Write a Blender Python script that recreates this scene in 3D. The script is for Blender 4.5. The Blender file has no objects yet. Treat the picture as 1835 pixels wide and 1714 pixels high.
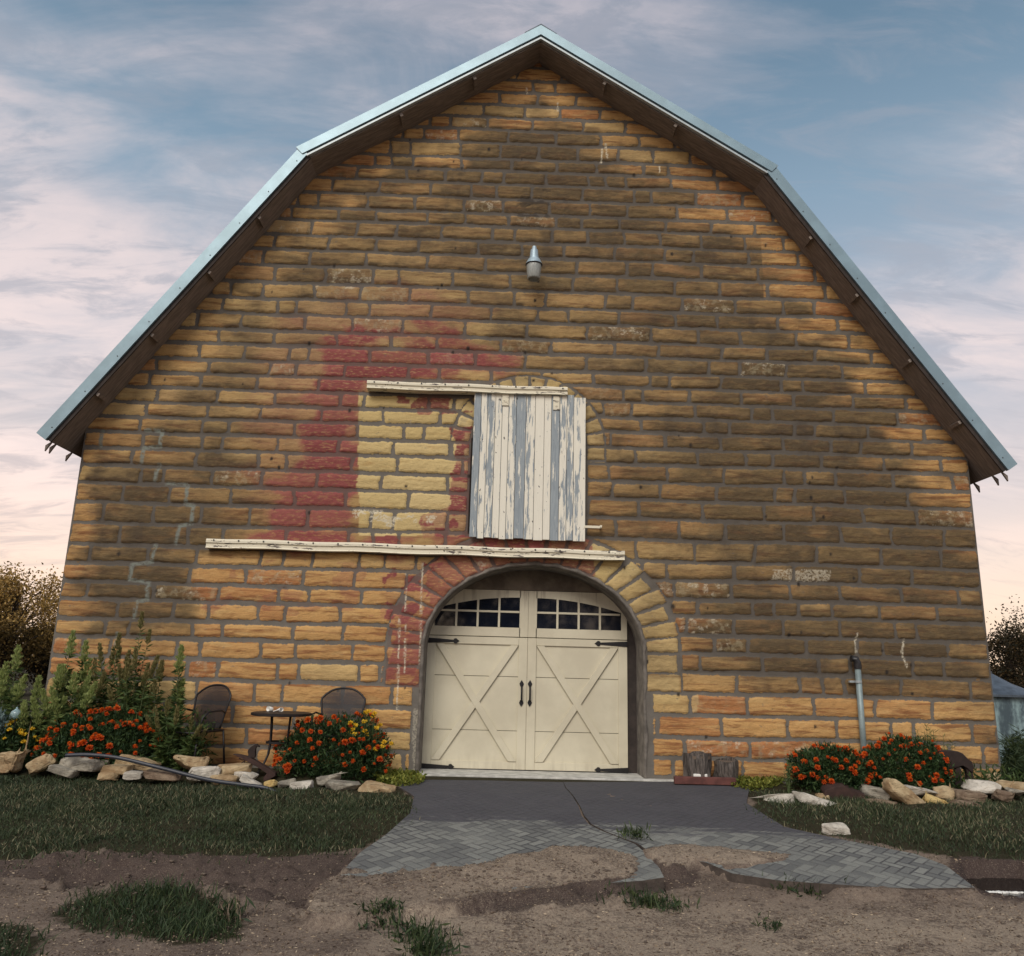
import bpy, bmesh, math, random
import numpy as np
from mathutils import Vector, Matrix

SC = bpy.context.scene
COL = SC.collection
R = math.radians

# ------------------------------------------------------------------ camera
PW, PH, FPX = 1835.0, 1714.0, 1450.0
YAW, PITCH, ROLL = -0.01812, 0.23542, 0.02687
CAM = np.array([-0.43415, -10.58155, 1.23851])
_f = np.array([-math.sin(YAW) * math.cos(PITCH), math.cos(YAW) * math.cos(PITCH), math.sin(PITCH)])
_r = np.array([math.cos(YAW), math.sin(YAW), 0.0])
_u = np.cross(_r, _f)
CR = _r * math.cos(ROLL) + _u * math.sin(ROLL)
CU = _u * math.cos(ROLL) - _r * math.sin(ROLL)
CF = _f
cam_d = bpy.data.cameras.new("camera")
cam = bpy.data.objects.new("camera", cam_d)
COL.objects.link(cam)
cam.matrix_world = Matrix(((CR[0], CU[0], -CF[0], CAM[0]), (CR[1], CU[1], -CF[1], CAM[1]), (CR[2], CU[2], -CF[2], CAM[2]), (0, 0, 0, 1)))
cam_d.sensor_fit = 'HORIZONTAL'
cam_d.sensor_width = 36.0
cam_d.lens = 36.0 * FPX / PW
cam_d.clip_start = 0.05
cam_d.clip_end = 4000.0
SC.camera = cam
SC.render.resolution_x, SC.render.resolution_y = 1024, 956

# ------------------------------------------------------------------ light
SUN_EL, SUN_AZ = R(42), R(197)      # azimuth measured from +Y towards +X: in front of the gable, a little to the left
sun_d = bpy.data.lights.new("sun", 'SUN')
sun_d.energy = 1.35
sun_d.angle = R(32)
sun_d.color = (1.0, 0.93, 0.82)
sun = bpy.data.objects.new("sun", sun_d)
COL.objects.link(sun)
sd = Vector((math.sin(SUN_AZ) * math.cos(SUN_EL), math.cos(SUN_AZ) * math.cos(SUN_EL), math.sin(SUN_EL)))
sun.rotation_euler = sd.to_track_quat('Z', 'Y').to_euler()
sun.location = sd * 60
SKY_STRENGTH, EXPOSURE = 0.1, 0.72
SC.view_settings.view_transform = 'Standard'
SC.view_settings.look = 'None'
SC.view_settings.gamma = 1.0
SC.view_settings.exposure = EXPOSURE


class NT:
    """small helper for building node trees"""
    def __init__(self, tree):
        self.t = tree
        tree.nodes.clear()

    def n(self, typ, ins=None, **props):
        nd = self.t.nodes.new(typ)
        for k, v in props.items():
            setattr(nd, k, v)
        for k, v in (ins or {}).items():
            s = nd.inputs[k]
            if hasattr(v, 'is_output'):
                self.t.links.new(v, s)
            else:
                if isinstance(v, (tuple, list)) and s.type == 'RGBA' and len(v) == 3:
                    v = (*v, 1.0)
                s.default_value = v
        return nd

    def m(self, op, a, b=0.0, c=None, clamp=False):
        ins = {0: a, 1: b}
        if c is not None:
            ins[2] = c
        nd = self.n('ShaderNodeMath', ins, operation=op)
        nd.use_clamp = clamp
        return nd.outputs[0]

    def mix(self, fac, a, b, blend='MIX'):
        nd = self.t.nodes.new('ShaderNodeMix')
        nd.data_type = 'RGBA'
        nd.blend_type = blend
        nd.clamp_factor = True
        for k, v in ((0, fac), (6, a), (7, b)):
            s = nd.inputs[k]
            if hasattr(v, 'is_output'):
                self.t.links.new(v, s)
            else:
                if isinstance(v, (tuple, list)) and len(v) == 3:
                    v = (*v, 1.0)
                s.default_value = v
        return nd.outputs[2]

    def ss(self, x, lo, hi):
        nd = self.n('ShaderNodeMapRange', {0: x, 1: lo, 2: hi, 3: 0.0, 4: 1.0}, interpolation_type='SMOOTHSTEP')
        return nd.outputs[0]

    def noise(self, vec, scale, detail=4.0, rough=0.55, dist=0.0, out=0):
        ins = {'Scale': scale, 'Detail': detail, 'Roughness': rough, 'Distortion': dist}
        if vec is not None:
            ins['Vector'] = vec
        return self.n('ShaderNodeTexNoise', ins).outputs[out]

    def map(self, vec, scale=(1, 1, 1), loc=(0, 0, 0), rot=(0, 0, 0)):
        return self.n('ShaderNodeMapping', {'Vector': vec, 'Scale': scale, 'Location': loc, 'Rotation': rot}).outputs[0]

    def coord(self, which='Object'):
        return self.n('ShaderNodeTexCoord').outputs[which]

    def attr(self, name):
        return self.n('ShaderNodeAttribute', attribute_name=name)

    def sep(self, vec):
        return self.n('ShaderNodeSeparateXYZ', {0: vec}).outputs

    def sepc(self, col):
        return self.n('ShaderNodeSeparateColor', {0: col}).outputs

    def ramp(self, fac, stops, interp='LINEAR'):
        nd = self.n('ShaderNodeValToRGB', {0: fac})
        nd.color_ramp.interpolation = interp
        el = nd.color_ramp.elements
        while len(el) < len(stops):
            el.new(0.5)
        for e, (p, c) in zip(el, stops):
            e.position = p
            e.color = (*c, 1.0) if len(c) == 3 else c
        return nd.outputs[0]

    def bump(self, h, strength=0.5, dist=0.01, normal=None):
        ins = {'Height': h, 'Strength': strength, 'Distance': dist}
        if normal is not None:
            ins['Normal'] = normal
        return self.n('ShaderNodeBump', ins).outputs[0]

    def out(self, col, rough=0.8, metal=0.0, normal=None, spec=0.5, **extra):
        ins = {'Base Color': col, 'Roughness': rough, 'Metallic': metal, 'Specular IOR Level': spec}
        if normal is not None:
            ins['Normal'] = normal
        ins.update(extra)
        b = self.n('ShaderNodeBsdfPrincipled', ins)
        o = self.n('ShaderNodeOutputMaterial', {0: b.outputs[0]})
        return b, o


def mat(name, fn):
    m = bpy.data.materials.new(name)
    m.use_nodes = True
    fn(NT(m.node_tree))
    return m


world = bpy.data.worlds.new("World")
SC.world = world
world.use_nodes = True
w = NT(world.node_tree)
sky = w.n('ShaderNodeTexSky', sky_type='NISHITA')
sky.sun_disc = False
sky.sun_elevation = SUN_EL
sky.sun_rotation = SUN_AZ
sky.dust_density = 2.0
dirv = w.n('ShaderNodeTexCoord').outputs['Generated']
dx, dy, dz = w.sep(dirv)[0:3]
el = w.m('MAXIMUM', dz, 0.0)
grad = w.ramp(el, [(0.0, (6.8, 4.7, 3.0)), (0.09, (7.0, 5.1, 3.8)), (0.20, (5.2, 4.3, 3.9)), (0.36, (2.9, 3.15, 3.55)), (0.52, (1.7, 2.4, 3.0)), (0.66, (0.90, 1.50, 2.05)), (1.0, (0.75, 1.25, 1.8))])
# a sheet of thin cloud seen in perspective
k = w.m('DIVIDE', 1.0, w.m('ADD', el, 0.25))
flat = w.n('ShaderNodeCombineXYZ', {0: w.m('MULTIPLY', dx, k), 1: w.m('MULTIPLY', dy, k), 2: 0.0}).outputs[0]
c1 = w.noise(w.map(flat, (0.9, 1.35, 1), (3.1, 0.7, 0), (0, 0, R(-24))), 1.5, 6.0, 0.56, 0.5)
c2 = w.noise(w.map(flat, (1.0, 2.3, 1), (0.4, 5.2, 0), (0, 0, R(-30))), 3.0, 8.0, 0.62, 0.7)
cl = w.m('ADD', w.m('MULTIPLY', c1, 0.62), w.m('MULTIPLY', c2, 0.38))
# thicker on the left, and a loose bank low on the right
cl = w.m('ADD', cl, w.m('MULTIPLY', w.m('MULTIPLY', w.ss(dx, 0.02, -0.40), w.ss(el, 0.72, 0.5)), 0.09))
# a broad veil high over the ridge
veil = w.m('MULTIPLY', w.ss(w.m('ABSOLUTE', w.m('SUBTRACT', dx, 0.06)), 0.30, 0.02), w.ss(el, 0.42, 0.62))
cl = w.m('ADD', cl, w.m('MULTIPLY', veil, 0.09))


def patch(cx, cz, rx, rz, amt):
    a_ = w.m('POWER', w.m('DIVIDE', w.m('SUBTRACT', dx, cx), rx), 2.0)
    b_ = w.m('POWER', w.m('DIVIDE', w.m('SUBTRACT', el, cz), rz), 2.0)
    return w.m('MULTIPLY', w.m('EXPONENT', w.m('MULTIPLY', w.m('ADD', a_, b_), -1.0)), amt)


# where the cloud is thick and where it opens
for a_ in ((-0.42, 0.66, 0.20, 0.14, -0.16), (0.30, 0.50, 0.16, 0.14, -0.11), (0.46, 0.62, 0.16, 0.12, -0.10), (-0.46, 0.42, 0.22, 0.11, 0.05), (-0.20, 0.62, 0.12, 0.10, 0.05), (0.46, 0.33, 0.14, 0.09, 0.08)):
    cl = w.m('ADD', cl, patch(*a_))
cl = w.ss(cl, 0.42, 0.74)
c3 = w.noise(w.map(flat, (1.1, 3.2, 1), (2.4, 1.2, 0), (0, 0, R(-28))), 4.2, 8.0, 0.64, 0.6)
cloudcol = w.ramp(el, [(0.0, (7.4, 5.3, 4.0)), (0.22, (6.8, 5.5, 5.1)), (0.5, (5.0, 4.3, 4.3)), (0.75, (3.6, 3.3, 3.6)), (1.0, (3.0, 3.0, 3.5))])
skyc = w.mix(0.82, sky.outputs[0], grad)
cloudcol = w.mix(w.m('MULTIPLY', w.ss(c3, 0.56, 0.36), 0.62), cloudcol, w.mix(0.5, grad, (2.6, 2.5, 2.9)))
skyc = w.mix(w.m('MULTIPLY', cl, 0.86), skyc, cloudcol)
# thin grey streaks lower down
skyc = w.mix(w.m('MULTIPLY', w.m('MULTIPLY', w.ss(c3, 0.52, 0.30), w.ss(el, 0.02, 0.14)), 0.26), skyc, (2.7, 2.6, 2.9))
bg = w.n('ShaderNodeBackground', {0: skyc, 1: SKY_STRENGTH})
w.n('ShaderNodeOutputWorld', {0: bg.outputs[0]})


# ------------------------------------------------------------------ numeric helpers
def project(P):
    d = np.asarray(P, float) - CAM
    z = d @ CF
    return PW / 2 + FPX * (d @ CR) / z, PH / 2 - FPX * (d @ CU) / z


def ray(px, py):
    return CF + CR * (px - PW / 2) / FPX - CU * (py - PH / 2) / FPX


def at(px, py, Y):
    """the point of the vertical plane y=Y seen at a place of the photograph"""
    d = ray(px, py)
    return CAM + d * ((Y - CAM[1]) / d[1])


def vnoise(x, y, seed=0):
    xi, yi = np.floor(x), np.floor(y)
    xf, yf = x - xi, y - yi
    xf = xf * xf * (3 - 2 * xf)
    yf = yf * yf * (3 - 2 * yf)

    def h(i, j):
        s = np.sin(i * 127.1 + j * 311.7 + seed * 74.7) * 43758.5453
        return s - np.floor(s)
    a, b, c, d = h(xi, yi), h(xi + 1, yi), h(xi, yi + 1), h(xi + 1, yi + 1)
    return (a * (1 - xf) + b * xf) * (1 - yf) + (c * (1 - xf) + d * xf) * yf


def fbm(x, y, seed=0, oct=4, gain=0.5):
    t = 0.0
    amp, tot = 1.0, 0.0
    for o in range(oct):
        t = t + amp * vnoise(x * 2 ** o, y * 2 ** o, seed + o * 13)
        tot += amp
        amp *= gain
    return t / tot


def sstep(x, lo, hi):
    t = np.clip((x - lo) / (hi - lo), 0, 1)
    return t * t * (3 - 2 * t)


def inpoly(px, py, poly):
    inside = np.zeros(np.shape(px), bool)
    n = len(poly)
    for i in range(n):
        x1, y1 = poly[i]
        x2, y2 = poly[(i + 1) % n]
        if y1 == y2:
            continue
        c = (y1 > py) != (y2 > py)
        inside ^= c & (px < (x2 - x1) * (py - y1) / (y2 - y1) + x1)
    return inside


def segdist(px, py, pts):
    best = np.full(np.shape(px), 1e9)
    for (x1, y1), (x2, y2) in zip(pts[:-1], pts[1:]):
        ex, ey = x2 - x1, y2 - y1
        t = np.clip(((px - x1) * ex + (py - y1) * ey) / (ex * ex + ey * ey + 1e-9), 0, 1)
        best = np.minimum(best, np.hypot(px - x1 - t * ex, py - y1 - t * ey))
    return best


def gauss(px, py, cx, cy, rx, ry):
    return np.exp(-(((px - cx) / rx) ** 2 + ((py - cy) / ry) ** 2))


_gy = np.array([-40, -12, -6, -5, -4, -3, -2.2, -1.3, -0.6, 0.6, 30, 60])
_gz = np.array([-0.5, -0.47, -0.46, -0.44, -0.375, -0.245, -0.135, -0.05, -0.02, -0.02, -0.3, -0.5])


def base_ground(x, y):
    x = np.asarray(x, float)
    y = np.asarray(y, float)
    z = np.interp(y, _gy, _gz)
    side = sstep(np.abs(x), 6.6, 9.5) * sstep(y, -1.5, 3.0)
    return z - 0.35 * side


def on_ground(px, py, lift=0.0):
    d = ray(px, py)
    t = 2.0
    for _ in range(60):
        p = CAM + d * t
        g = float(base_ground(p[0], p[1])) + lift
        if p[2] <= g:
            break
        t += 0.4
    lo, hi = t - 0.4, t
    for _ in range(30):
        m_ = (lo + hi) / 2
        p = CAM + d * m_
        if p[2] <= float(base_ground(p[0], p[1])) + lift:
            hi = m_
        else:
            lo = m_
    return CAM + d * hi


# ------------------------------------------------------------------ object helpers
def link(o, parent=None):
    COL.objects.link(o)
    if parent is not None:
        o.parent = parent
    return o


def tag(o, label=None, cat=None, group=None, kind=None):
    if label:
        o['label'] = label
    if cat:
        o['category'] = cat
    if group:
        o['group'] = group
    if kind:
        o['kind'] = kind
    return o


def thing(name, label, cat, loc=(0, 0, 0), group=None, rz=0.0):
    o = bpy.data.objects.new(name, None)
    o.empty_display_size = 0.2
    link(o)
    o.location = tuple(float(v) for v in loc)
    o.rotation_euler = (0, 0, rz)
    return tag(o, label, cat, group)


def bobj(name, bm, m, parent=None, smooth=False, loc=None):
    me = bpy.data.meshes.new(name)
    bmesh.ops.recalc_face_normals(bm, faces=bm.faces)
    bm.to_mesh(me)
    bm.free()
    if m:
        me.materials.append(m)
    if smooth:
        me.polygons.foreach_set('use_smooth', [True] * len(me.polygons))
    o = bpy.data.objects.new(name, me)
    link(o, parent)
    if loc is not None:
        o.location = loc
    return o


def nmesh(name, verts, faces, m, parent=None, attrs=None, smooth=False):
    """mesh object from numpy arrays; faces all of one size"""
    verts = np.ascontiguousarray(verts, np.float32)
    faces = np.ascontiguousarray(faces, np.int32)
    me = bpy.data.meshes.new(name)
    n, s = faces.shape
    me.vertices.add(len(verts))
    me.vertices.foreach_set('co', verts.ravel())
    me.loops.add(n * s)
    me.loops.foreach_set('vertex_index', faces.ravel())
    me.polygons.add(n)
    me.polygons.foreach_set('loop_start', np.arange(n, dtype=np.int32) * s)
    me.polygons.foreach_set('loop_total', np.full(n, s, np.int32))
    if smooth:
        me.polygons.foreach_set('use_smooth', np.ones(n, bool))
    for an, data in (attrs or {}).items():
        a = me.attributes.new(an, 'FLOAT_COLOR', 'POINT')
        a.data.foreach_set('color', np.ascontiguousarray(data, np.float32).ravel())
    me.update(calc_edges=True)
    me.validate()
    if m:
        me.materials.append(m)
    o = bpy.data.objects.new(name, me)
    return link(o, parent)


def box(bm, c, s, rot=None):
    r = bmesh.ops.create_cube(bm, size=1.0)
    M = Matrix.Translation(Vector(c)) @ (rot.to_4x4() if rot is not None else Matrix.Identity(4)) @ Matrix.Diagonal((*s, 1.0))
    bmesh.ops.transform(bm, matrix=M, verts=r['verts'])
    return r['verts']


def bbox(bm, lo, hi):
    return box(bm, [(a + b) / 2 for a, b in zip(lo, hi)], [b - a for a, b in zip(lo, hi)])


def tube(bm, pts, rad, n=8, cap=True):
    pts = [Vector(p) for p in pts]
    rads = rad if isinstance(rad, (list, tuple)) else [rad] * len(pts)
    rings = []
    up = Vector((0.13, 0.27, 0.95))
    for i, p in enumerate(pts):
        a = pts[max(0, i - 1)]
        b = pts[min(len(pts) - 1, i + 1)]
        t = (b - a).normalized()
        s = t.cross(up)
        if s.length < 0.15:
            s = t.cross(Vector((0.93, 0.31, 0.1)))
        s.normalize()
        q = s.cross(t)
        up = q
        rings.append([bm.verts.new(p + (s * math.cos(2 * math.pi * j / n) + q * math.sin(2 * math.pi * j / n)) * rads[i]) for j in range(n)])
    for a, b in zip(rings[:-1], rings[1:]):
        for j in range(n):
            bm.faces.new((a[j], a[(j + 1) % n], b[(j + 1) % n], b[j]))
    if cap:
        bm.faces.new(rings[0][::-1])
        bm.faces.new(rings[-1])


def lathe(bm, prof, n=24, c=(0, 0, 0)):
    rings = []
    for r_, z in prof:
        if r_ < 1e-5:
            rings.append([bm.verts.new((c[0], c[1], c[2] + z))])
        else:
            rings.append([bm.verts.new((c[0] + r_ * math.cos(2 * math.pi * j / n), c[1] + r_ * math.sin(2 * math.pi * j / n), c[2] + z)) for j in range(n)])
    for a, b in zip(rings[:-1], rings[1:]):
        for j in range(n):
            j2 = (j + 1) % n
            if len(a) == 1 and len(b) == 1:
                continue
            if len(a) == 1:
                bm.faces.new((a[0], b[j2], b[j]))
            elif len(b) == 1:
                bm.faces.new((a[j], a[j2], b[0]))
            else:
                bm.faces.new((a[j], a[j2], b[j2], b[j]))


def prism(bm, pts, d):
    """closed outline of 3-D points pushed along d"""
    d = Vector(d)
    a = [bm.verts.new(Vector(p)) for p in pts]
    b = [bm.verts.new(Vector(p) + d) for p in pts]
    bm.faces.new(a)
    bm.faces.new(b[::-1])
    n = len(a)
    for i in range(n):
        bm.faces.new((a[i], b[i], b[(i + 1) % n], a[(i + 1) % n]))


def copy_obj(o, parent=None):
    c = o.copy()
    link(c, parent)
    return c


def bevel(bm, off, seg=1):
    bmesh.ops.bevel(bm, geom=list(bm.edges), offset=off, segments=seg, affect='EDGES', profile=0.6)


# ------------------------------------------------------------------ materials
def m_wall(t):
    A = t.attr('stone')
    c = t.sepc(A.outputs['Color'])
    edge, r1, r2 = c[0], c[1], c[2]
    B = t.sepc(t.attr('wear').outputs['Color'])
    stain_shade, red, clean = B[0], B[1], B[2]
    C = t.sepc(t.attr('marks').outputs['Color'])
    repair, white, dark = C[0], C[1], C[2]
    co = t.coord()
    warm = t.mix(r1, (0.50, 0.275, 0.105), (0.60, 0.365, 0.145))
    warm = t.mix(t.ss(r2, 0.72, 0.95), warm, (0.43, 0.185, 0.075))
    # strata: bands of rust and pale sand running along the stone
    st = t.noise(t.map(co, (0.8, 1.0, 9.0)), 1.9, 9.0, 0.66, 0.5)
    warm = t.mix(t.m('MULTIPLY', t.ss(st, 0.47, 0.62), 0.85), warm, (0.225, 0.088, 0.036))
    st2 = t.noise(t.map(co, (1.3, 1.0, 8.0), (7, 0, 3)), 1.9, 9.0, 0.66, 0.4)
    warm = t.mix(t.m('MULTIPLY', t.ss(st2, 0.48, 0.66), 0.60), warm, (0.62, 0.41, 0.18))
    sand = t.mix(r2, (0.54, 0.41, 0.185), (0.62, 0.48, 0.24))
    sand = t.mix(t.m('MULTIPLY', t.ss(st, 0.52, 0.70), 0.55), sand, (0.33, 0.17, 0.05))
    warm = t.mix(clean, warm, sand)
    grime = t.mix(r1, (0.095, 0.069, 0.040), (0.148, 0.103, 0.052))
    grime = t.mix(t.m('MULTIPLY', t.ss(st, 0.47, 0.64), 0.75), grime, (0.080, 0.050, 0.030))
    grime = t.mix(t.m('MULTIPLY', t.ss(st2, 0.50, 0.68), 0.42), grime, (0.23, 0.165, 0.08))
    gn = t.noise(t.map(co, (1, 1, 2.2)), 7.0, 8.0, 0.72)
    sf = t.m('MULTIPLY', stain_shade, t.m('ADD', 0.62, t.m('MULTIPLY', gn, 0.75)), clamp=True)
    stone = t.mix(sf, warm, grime)
    rn = t.noise(t.map(co, (3, 3, 11)), 4.0, 6.0, 0.7)
    rf = t.m('MULTIPLY', red, t.m('SUBTRACT', 1.0, t.m('MULTIPLY', t.ss(rn, 0.50, 0.66), 0.60)), clamp=True)
    redc = t.mix(r1, (0.215, 0.056, 0.056), (0.29, 0.088, 0.082))
    stone = t.mix(rf, stone, redc)
    fine = t.noise(co, 55.0, 4.0, 0.7)
    stone = t.mix(t.m('MULTIPLY', t.ss(fine, 0.38, 0.72), 0.30), stone, t.mix(0.5, stone, (0.08, 0.05, 0.03)))
    # pale lichen and old whitewash on a few of the stones
    ln = t.noise(co, 11.0, 5.0, 0.7)
    lf = t.m('MULTIPLY', t.ss(r2, 0.90, 0.93), t.ss(ln, 0.48, 0.60))
    stone = t.mix(t.m('MULTIPLY', lf, 0.35), stone, (0.40, 0.35, 0.23))
    mn = t.noise(co, 5.0, 6.0, 0.6)
    mort = t.mix(mn, (0.105, 0.094, 0.082), (0.205, 0.188, 0.165))
    mort = t.mix(t.m('MULTIPLY', stain_shade, 0.60), mort, (0.070, 0.058, 0.049))
    f = t.ss(t.m('ADD', edge, t.m('MULTIPLY', t.m('SUBTRACT', t.noise(co, 30.0, 5.0, 0.7), 0.5), 0.36)), 0.48, 0.52)
    mort = t.mix(t.m('MULTIPLY', red, 0.62), mort, (0.14, 0.060, 0.055))
    col = t.mix(f, mort, stone)
    col = t.mix(t.m('MULTIPLY', repair, t.ss(t.noise(co, 14.0, 5.0, 0.7), 0.34, 0.56)), col, t.mix(mn, (0.15, 0.165, 0.145), (0.235, 0.255, 0.225)))
    soot = t.noise(t.map(co, (1.0, 1.0, 0.55)), 2.2, 8.0, 0.68)
    col = t.mix(t.m('MULTIPLY', t.ss(soot, 0.50, 0.70), t.m('ADD', 0.10, t.m('MULTIPLY', stain_shade, 0.45))), col, (0.060, 0.047, 0.036))
    smear = t.noise(t.map(co, (5, 5, 8)), 2.0, 7.0, 0.72)
    col = t.mix(t.m('MULTIPLY', t.ss(smear, 0.60, 0.68), 0.5), col, mort)
    col = t.mix(t.m('MULTIPLY', white, t.ss(t.noise(co, 38.0, 4.0, 0.7), 0.40, 0.56)), col, (0.60, 0.55, 0.43))
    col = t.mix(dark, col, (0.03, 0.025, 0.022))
    ch = t.noise(t.map(co, (16, 10, 60), (0, 0, 0), (0, R(35), 0)), 1.0, 6.0, 0.65)
    h = t.m('ADD', t.m('MULTIPLY', ch, f), t.m('MULTIPLY', fine, 0.35))
    t.out(col, 0.92, normal=t.bump(t.m('ADD', h, t.m('MULTIPLY', st, 0.5)), 0.8, 0.011), spec=0.25)


def m_simple(col, rough=0.7, metal=0.0, var=0.25, scale=8.0, bump=0.2, bscale=60.0, dist=0.004, stretch=(1, 1, 1), spec=0.5, col2=None):
    def fn(t):
        co = t.map(t.coord(), stretch)
        n = t.noise(co, scale, 5.0, 0.6)
        c2 = col2 or tuple(v * (1 - var) for v in col)
        c = t.mix(t.ss(n, 0.35, 0.68), c2, col)
        h = t.noise(co, bscale, 4.0, 0.6)
        t.out(c, rough, metal, t.bump(h, bump, dist), spec)
    return fn


def m_peel(t):
    co = t.coord()
    tint = t.sepc(t.attr('tint').outputs['Color'])
    n = t.noise(t.map(co, (20, 20, 2.0)), 1.0, 7.0, 0.68, 0.2)
    n2 = t.noise(t.map(co, (60, 60, 6)), 1.0, 4.0, 0.6)
    grey = t.mix(n2, (0.15, 0.185, 0.22), (0.40, 0.445, 0.47))
    paint = t.mix(n2, (0.68, 0.645, 0.55), (0.82, 0.79, 0.69))
    f = t.ss(t.m('ADD', n, t.m('MULTIPLY', t.m('SUBTRACT', tint[0], 0.5), 0.42)), 0.475, 0.505)
    col = t.mix(f, grey, paint)
    sp = t.noise(t.map(co, (9, 9, 5)), 3.0, 3.0, 0.5)
    col = t.mix(t.ss(sp, 0.70, 0.73), col, (0.05, 0.045, 0.04))
    h = t.m('ADD', t.m('MULTIPLY', f, 0.5), t.m('MULTIPLY', n2, 0.6))
    t.out(col, 0.75, normal=t.bump(h, 0.6, 0.005))


def m_track(t):
    co = t.coord()
    n = t.noise(t.map(co, (2.2, 8, 10)), 2.6, 7.0, 0.7, 0.2)
    n2 = t.noise(t.map(co, (5, 30, 60)), 1.0, 4.0, 0.6)
    paint = t.mix(n2, (0.62, 0.57, 0.44), (0.80, 0.75, 0.61))
    col = t.mix(t.ss(n, 0.565, 0.60), paint, (0.11, 0.09, 0.085))
    sp = t.noise(co, 26.0, 2.0, 0.5)
    col = t.mix(t.ss(sp, 0.70, 0.73), col, (0.05, 0.035, 0.03))
    t.out(col, 0.75, normal=t.bump(t.m('ADD', n2, t.ss(n, 0.6, 0.63)), 0.4, 0.004))


def m_leaf(cols, trans=0.35):
    def fn(t):
        a = t.sepc(t.attr('tint').outputs['Color'])
        c = t.ramp(a[0], [(i / (len(cols) - 1), q) for i, q in enumerate(cols)])
        d = t.n('ShaderNodeBsdfPrincipled', {'Base Color': c, 'Roughness': 0.6, 'Specular IOR Level': 0.3})
        tr = t.n('ShaderNodeBsdfTranslucent', {'Color': c})
        mx = t.n('ShaderNodeMixShader', {0: trans, 1: d.outputs[0], 2: tr.outputs[0]})
        t.n('ShaderNodeOutputMaterial', {0: mx.outputs[0]})
    return fn


def m_rock(base, pale):
    def fn(t):
        co = t.n('ShaderNodeNewGeometry').outputs['Position']
        n = t.noise(co, 7.0, 6.0, 0.65)
        n2 = t.noise(t.map(co, (1, 1, 4)), 17.0, 5.0, 0.6)
        col = t.mix(t.ss(n, 0.38, 0.64), base, pale)
        col = t.mix(t.m('MULTIPLY', t.ss(n2, 0.55, 0.72), 0.6), col, (0.10, 0.075, 0.055))
        h = t.m('ADD', t.m('MULTIPLY', n2, 0.8), t.m('MULTIPLY', t.noise(co, 60.0, 4.0), 0.4))
        t.out(col, 0.9, normal=t.bump(h, 0.8, 0.014), spec=0.2)
    return fn


def m_ground(t):
    co = t.coord()
    z = t.sepc(t.attr('zone').outputs['Color'])
    grass, moist, straw = z[0], z[1], z[2]
    n = t.noise(co, 2.1, 8.0, 0.65)
    f = t.noise(co, 42.0, 5.0, 0.7)
    ff = t.noise(t.map(co, (1, 2.2, 1)), 120.0, 3.0, 0.6)
    dirt = t.mix(t.ss(n, 0.35, 0.65), (0.085, 0.061, 0.052), (0.180, 0.134, 0.108))
    dirt = t.mix(t.m('MULTIPLY', moist, 1.0, clamp=True), dirt, t.mix(n, (0.036, 0.025, 0.024), (0.074, 0.050, 0.046)))
    pale = t.mix(f, (0.19, 0.147, 0.112), (0.44, 0.36, 0.275))
    dirt = t.mix(t.m('MULTIPLY', t.m('MULTIPLY', straw, t.m('SUBTRACT', 1.0, t.m('MULTIPLY', moist, 0.8))), t.ss(t.m('ADD', f, t.m('MULTIPLY', n, 0.7)), 0.58, 0.95)), dirt, pale)
    dirt = t.mix(t.m('MULTIPLY', t.ss(ff, 0.54, 0.66), t.m('ADD', 0.10, t.m('MULTIPLY', straw, 0.5))), dirt, (0.50, 0.41, 0.31))
    dirt = t.mix(t.m('MULTIPLY', t.ss(ff, 0.44, 0.32), 0.55), dirt, (0.06, 0.042, 0.035))
    mott = t.noise(t.map(co, (1, 1.6, 1)), 5.5, 7.0, 0.7, 0.6)
    dirt = t.mix(t.m('MULTIPLY', t.ss(mott, 0.54, 0.66), 0.60), dirt, (0.060, 0.043, 0.038))
    soil = t.mix(f, (0.022, 0.020, 0.012), (0.055, 0.048, 0.026))
    col = t.mix(grass, dirt, soil)
    far = t.noise(co, 0.35, 5.0, 0.6)
    h = t.m('ADD', t.m('MULTIPLY', f, 0.7), t.m('MULTIPLY', ff, 0.5))
    t.out(col, 0.95, normal=t.bump(h, 0.8, 0.02), spec=0.15)


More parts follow.
